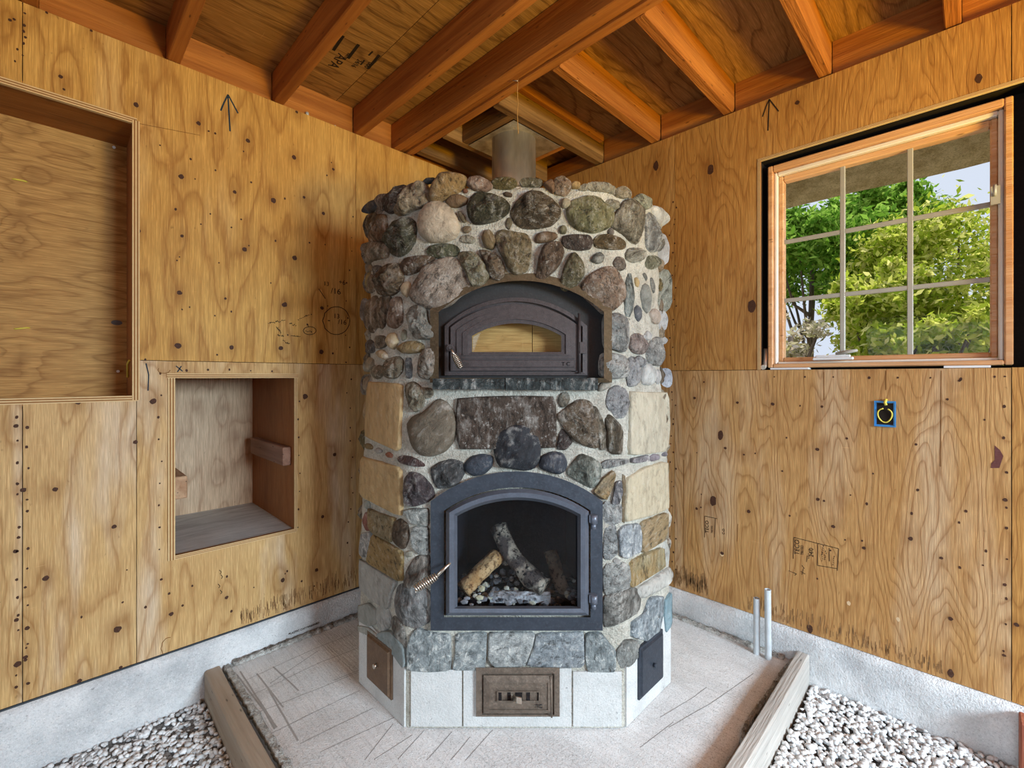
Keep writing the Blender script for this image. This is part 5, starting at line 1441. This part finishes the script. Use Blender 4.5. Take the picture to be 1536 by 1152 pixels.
def score(lines, w, mat):
    m = MB()
    for ln in lines:
        for a, b in zip(ln[:-1], ln[1:]):
            A = Vector(at_s(*a)); B = Vector(at_s(*b)); n = max(1, int((B - A).length / 0.04)); d = (B - A).normalized(); s = Vector((-d.y, d.x)) * w / 2
            for i in range(n):
                p = A.lerp(B, i / n) + s * random.uniform(-0.3, 0.3); q = A.lerp(B, (i + 1) / n)
                zf = lambda t: 0.003 * noise.noise(Vector((t.x * 3, t.y * 3, 0))) + 0.0015 * noise.noise(Vector((t.x * 14, t.y * 14, 0))) - 0.0014
                m.add([(p.x - s.x, p.y - s.y, zf(p)), (q.x - s.x, q.y - s.y, zf(q)), (q.x + s.x, q.y + s.y, zf(q)), (p.x + s.x, p.y + s.y, zf(p))], [(0, 1, 2, 3)])
    return m.obj('scored_lines', mat, HS)
score([[(363, 1023), (477, 970), (528, 950)], [(370, 1046), (480, 993), (535, 972)], [(405, 1025), (478, 975)], [(388, 1067), (478, 1032), (536, 1008)], [(400, 1102), (480, 1063), (540, 1035)], [(450, 1115), (480, 1100), (560, 1062)],
       [(547, 1140), (590, 1085)], [(561, 1139), (619, 1102)], [(597, 1139), (637, 1094)], [(640, 1140), (678, 1097)], [(676, 1140), (705, 1105)], [(698, 1140), (739, 1094)], [(480, 1128), (600, 1072)], [(500, 1020), (545, 1002)],
       [(1003, 1090), (1065, 1055), (1130, 1010)], [(990, 1075), (1040, 1045), (1060, 1030)], [(960, 1120), (1010, 1082)]], 0.0022, plain('score_grey', lin((140, 138, 136)), 0.95, 0, 0.1, 0.3, 60))  # thin grey strips laid along the scratches
score([[(360, 1007), (415, 1090)], [(402, 1032), (447, 1110)], [(385, 1010), (425, 1060)], [(410, 1000), (448, 1035)], [(355, 1012), (400, 1070), (412, 1092)]], 0.006, plain('trowel_mark', lin((164, 161, 158)), 0.95, 0, 0.1, 0.2, 60))
# form boards along both free edges
def fboard(name, mat, x0, x1, y0, y1, z0, z1, label, bow):
    m = MB(); n = 12; lp = []
    along_y = (y1 - y0) > (x1 - x0)
    for i in range(n + 1):
        t = i / n; k = bow * math.sin(math.pi * t)
        if along_y: y = y0 + (y1 - y0) * t; lp.append([(x0 + k, y, z0), (x1 + k, y, z0), (x1 + k, y, z1 - 0.006), (x1 + k - 0.006, y, z1), (x0 + k + 0.004, y, z1), (x0 + k, y, z1 - 0.004)])
        else: x = x0 + (x1 - x0) * t; lp.append([(x, y0 + k, z0), (x, y1 + k, z0), (x, y1 + k, z1 - 0.006), (x, y1 + k - 0.006, z1), (x, y0 + k + 0.004, z1), (x, y0 + k, z1 - 0.004)])
    return m.loft(lp, True, True).obj(name, mat, None, label=label, cat='board')
fboard('form_board', M_FORM_L, 1.838, 1.895, 0.020, 1.20, -0.12, 0.012, 'brown timber form board along the left edge of the hearth slab', 0.006)
fboard('form_board', M_FORM_R, 0.020, 1.20, 1.778, 1.826, -0.12, 0.052, 'grey timber form board along the right edge of the hearth slab', 0.004)
# gap filled with soil between slab and boards
box('edge_soil', M_FORM_L, HS, 0.03, 1.0, SR - 0.002, 1.7775, -0.12, -0.012)

# gravel
def gravel(name, x0, x1, y0, y1, zf, count, label, seed, colors):
    r = np.random.default_rng(seed)
    iv = np.array([tuple(v) for v in IV]); fi = np.array(IF)
    P = np.stack([r.uniform(x0, x1, count), r.uniform(y0, y1, count), zf + r.uniform(-0.014, 0.006, count)], 1)
    sz = r.uniform(0.0065, 0.0125, count)
    sc = np.stack([sz * r.uniform(0.8, 1.5, count), sz * r.uniform(0.7, 1.1, count), sz * r.uniform(0.5, 0.9, count)], 1)
    ang = r.uniform(0, 2 * np.pi, count); tl = r.uniform(-0.6, 0.6, count)
    V = iv[None] * sc[:, None, :] * (1 + 0.22 * r.standard_normal((count, len(iv), 1)).clip(-1, 1))
    c, s = np.cos(tl), np.sin(tl)
    X, Y, Z = V[..., 0], V[..., 1], V[..., 2]
    X, Z = X * c[:, None] - Z * s[:, None], X * s[:, None] + Z * c[:, None]
    c, s = np.cos(ang), np.sin(ang)
    X, Y = X * c[:, None] - Y * s[:, None], X * s[:, None] + Y * c[:, None]
    V = np.stack([X, Y, Z], -1) + P[:, None, :]
    n = len(iv); F = (fi[None] + (np.arange(count) * n)[:, None, None]).reshape(-1, 3)
    me = bpy.data.meshes.new(name)
    me.vertices.add(count * n); me.vertices.foreach_set('co', V.astype(np.float32).ravel())
    me.loops.add(F.size); me.loops.foreach_set('vertex_index', F.ravel().astype(np.int32))
    me.polygons.add(len(F)); me.polygons.foreach_set('loop_start', (np.arange(len(F)) * 3).astype(np.int32)); me.polygons.foreach_set('loop_total', np.full(len(F), 3, np.int32))
    me.update(); me.validate()
    mt = NT('gravel_stones', 0.75, 0.3); rd = mt.n('NewGeometry').outputs['Random Per Island']
    c = mt.ramp(rd, [(i / (len(colors) - 1), lin(k)) for i, k in enumerate(colors)])
    mt.base(mt.mix(mt.ramp(mt.noise(mt.coord('Object'), 160, 3), [(0.4, 0.0), (0.7, 0.5)]), c, lin((180, 180, 180))))
    return link(name, me, mt.m, None, label=label, cat='gravel', kind='stuff')
GC = [(150, 150, 150), (210, 210, 210), (232, 232, 232), (244, 244, 244), (214, 214, 214), (238, 238, 238)]
gravel('gravel', 1.898, 2.75, 0.022, 1.15, -0.112, 7000, 'loose grey gravel left of the hearth slab', 1, GC)
gravel('gravel', 0.024, 1.15, 1.842, 2.70, -0.072, 7000, 'loose pale gravel right of the hearth slab', 2, GC[1:] + [(228, 228, 228)])
box('gravel_bed', concrete('gravel_bed_dark', lin((110, 106, 104)), lin((70, 68, 66)), 1.0, 50), floor, 0.02, 1.3, 1.840, ROOM, -0.114, -0.084)

# conduits
for (px0, px1, py0, py1, lb) in ((1135, 1135, 897, 980, 'shorter grey conduit stub standing at the right foundation wall'), (1151.5, 1152.5, 884, 988, 'taller pale conduit stub standing at the right foundation wall')):
    v = CAM.z * F_PX / (py1 - HY); b = far(px1, py1, v); zt = CAM.z + (HY - py0) / F_PX * v; t = far(px0, py1, v)
    m = MB(); m.tube([(b.x, b.y, -0.02), (t.x, t.y, zt)], 0.0135, 16, cap=False)
    m.tube([(t.x, t.y, zt), (t.x, t.y, zt - 0.05)], 0.0108, 16, cap=False)
    rim = []
    for r in (0.0135, 0.0108): rim.append([(t.x + r * math.cos(k * math.pi / 8), t.y + r * math.sin(k * math.pi / 8), zt) for k in range(16)])
    m.loft(rim)
    m.obj('conduit', M_CONDUIT, None, label=lb, cat='conduit', group='conduit stubs by the slab')
# electrical box with cable
y0, zb = rw(1311.5, 639); y1, zt = rw(1344, 602)
EB = empty('electrical_box', (0.0, (y0 + y1) / 2, zb), 0, label='blue plastic electrical box with yellow cable set in the plywood', cat='electrical box')
w_, h_ = (y1 - y0) / 2, zt - zb
m = MB(); t = 0.004
m.box(-0.010, 0.006, -w_, -w_ + t, 0, h_); m.box(-0.010, 0.006, w_ - t, w_, 0, h_); m.box(-0.010, 0.006, -w_ + t, w_ - t, 0, t); m.box(-0.010, 0.006, -w_ + t, w_ - t, h_ - t, h_)
m.box(0.0005, 0.0015, -w_ + t, w_ - t, t, h_ - t)
m.obj('box_shell', M_BLUE, EB)
box('box_inner_shade', M_DARK, EB, 0.0016, 0.0022, -w_ + t + 0.004, w_ - t - 0.004, t + 0.004, h_ - t - 0.004)  # flat dark plate, the shade inside the box painted as colour
m = MB(); pth = []
for i in range(25):
    a = math.radians(100 + 330 * i / 24); pth.append((0.006 + 0.004 * math.sin(a), 0.022 * math.cos(a) * (1 + 0.2 * math.sin(a)), h_ * 0.44 + 0.028 * math.sin(a)))
m.tube([(0.004, 0.004, h_ + 0.008), (0.010, 0.001, h_ - 0.006), (0.008, 0.004, h_ - 0.016)] , 0.005, 8); m.tube(pth, 0.0026, 8)
m.obj('cable', M_YELLOW, EB)
# reddish board leaning at the right end of the foundation
y0, zz0 = rw(1508, 1045); 
m = MB(); m.box(0.02, 0.10, 2.437, 2.75, -0.10, 0.125)
m.obj('red_board', M_RED, None, 0.004, label='short reddish board end standing against the right foundation wall', cat='board')
# nails on top of the left plywood
for px, py in ((461, 163), (503, 183)):
    x, z = lw(px, py, -0.02); s_ = 1.0 if px < 480 else 0.55
    MB().tube([(x, -0.022, ZT), (x, -0.022, ZT + 0.022 * s_)], 0.008 * s_, 10).obj('spacer_pin', M_CONDUIT, WL)

# ================================================================ GARDEN SEEN THROUGH THE WINDOW
box('trim_1', concrete('garden_ground', lin((190, 178, 160)), lin((140, 128, 106)), 0.6, 3), None, -30, -0.31, -20, 20, -0.42, -0.32, kind='structure')
def leaf_mat(name, cols):
    m = bpy.data.materials.new(name); m.use_nodes = True; t = m.node_tree; t.nodes.clear()
    o = t.nodes.new('ShaderNodeOutputMaterial'); g = t.nodes.new('ShaderNodeNewGeometry'); r = t.nodes.new('ShaderNodeValToRGB')
    els = r.color_ramp.elements
    while len(els) < len(cols): els.new(0.5)
    for i, (e, c) in enumerate(zip(els, cols)): e.position = i / (len(cols) - 1); e.color = (*lin(c), 1)
    d = t.nodes.new('ShaderNodeBsdfDiffuse'); tr = t.nodes.new('ShaderNodeBsdfTranslucent'); mx = t.nodes.new('ShaderNodeMixShader'); mx.inputs[0].default_value = 0.45
    t.links.new(g.outputs['Random Per Island'], r.inputs[0])
    for n_ in (d, tr): t.links.new(r.outputs[0], n_.inputs[0])
    t.links.new(d.outputs[0], mx.inputs[1]); t.links.new(tr.outputs[0], mx.inputs[2]); t.links.new(mx.outputs[0], o.inputs[0])
    return m
M_TRUNK = timber('bark', 'z', lin((120, 104, 88)), lin((78, 64, 52)))
def bush(name, c, rad, nclump, nleaf, size, mat, label, seed, cat='tree', ground=-0.32):
    r = np.random.default_rng(seed)
    root = empty(name, (c[0], c[1], ground), 0, label=label, cat=cat)
    top = c[2] - ground
    d = r.standard_normal((nclump, 3)); d /= np.linalg.norm(d, axis=1)[:, None]
    cl = d * (r.uniform(0.35, 1.0, nclump) ** 0.5)[:, None] * np.array(rad) + np.array([0, 0, top])
    cs = r.uniform(0.14, 0.26, nclump) * min(rad) * 1.1
    N = nclump * nleaf
    P = np.repeat(cl, nleaf, 0) + r.standard_normal((N, 3)) * np.repeat(cs, nleaf)[:, None] * 0.6
    P[:, 2] = np.maximum(P[:, 2], 0.02)
    a = r.standard_normal((N, 3)); a /= np.linalg.norm(a, axis=1)[:, None]
    b = np.cross(a, r.standard_normal((N, 3))); b /= np.linalg.norm(b, axis=1)[:, None]
    nrm = np.cross(a, b)
    s = (size * r.uniform(0.6, 1.3, N))[:, None]
    V = np.stack([P - a * s, P + b * s * 0.42 + nrm * s * 0.12, P + a * s, P - b * s * 0.42 + nrm * s * 0.12], 1)
    F = (np.arange(N) * 4)[:, None] + np.arange(4)[None]
    me = bpy.data.meshes.new('foliage')
    me.vertices.add(N * 4); me.vertices.foreach_set('co', V.astype(np.float32).ravel())
    me.loops.add(N * 4); me.loops.foreach_set('vertex_index', F.ravel().astype(np.int32))
    me.polygons.add(N); me.polygons.foreach_set('loop_start', (np.arange(N) * 4).astype(np.int32)); me.polygons.foreach_set('loop_total', np.full(N, 4, np.int32))
    me.update()
    link('foliage', me, mat, root, kind='stuff')
    m = MB(); m.tube([(0, 0, 0), (0.04, 0.02, top * 0.5), (0.0, 0.05, top)], [0.09, 0.06, 0.03], 8); m.obj('trunk', M_TRUNK, root)
    for k in range(7):
        q = cl[k]; MB().tube([(0.02, 0.02, top * (0.35 + 0.06 * k)), tuple((q + np.array([0, 0, top * 0.5])) * 0.5 + np.array([0, 0, 0.0])), tuple(q)], [0.035, 0.022, 0.008], 6).obj('branch', M_TRUNK, root)
    return root
LY = leaf_mat('leaves_yellow_green', [(110, 136, 36), (168, 186, 56), (210, 214, 100), (236, 230, 150)])
LG = leaf_mat('leaves_green', [(70, 118, 34), (124, 168, 56), (168, 200, 92), (96, 142, 46)])
LP = leaf_mat('leaves_pale', [(150, 150, 96), (206, 196, 170), (216, 204, 190), (170, 168, 104)])
bush('garden_tree', far(1432, 452, 6.6), (1.35, 1.35, 1.22), 110, 260, 0.055, LY, 'yellow-green leafy tree filling the right window panes', 1)
bush('garden_tree', far(1330, 500, 6.0), (0.62, 0.62, 1.05), 55, 200, 0.052, LY, 'yellow-green bush in front of the window centre, lower and closer', 2)
bush('garden_tree', far(1214, 385, 8.6), (1.35, 1.35, 0.85), 70, 260, 0.068, LG, 'dark green dense tree behind the left window panes', 3)
bush('garden_tree', far(1310, 340, 9.6), (1.1, 1.1, 0.75), 55, 240, 0.072, LG, 'green tree rising against the sky in the middle panes', 4)
bush('garden_shrub', far(1180, 505, 6.2), (0.42, 0.42, 0.40), 18, 70, 0.05, LP, 'pale blossoming shrub low in the left window pane', 5, 'shrub')
bush('garden_shrub', far(1395, 520, 5.4), (0.75, 0.75, 0.40), 34, 90, 0.06, LY, 'low bright green shrub at the bottom of the right panes', 6, 'shrub')
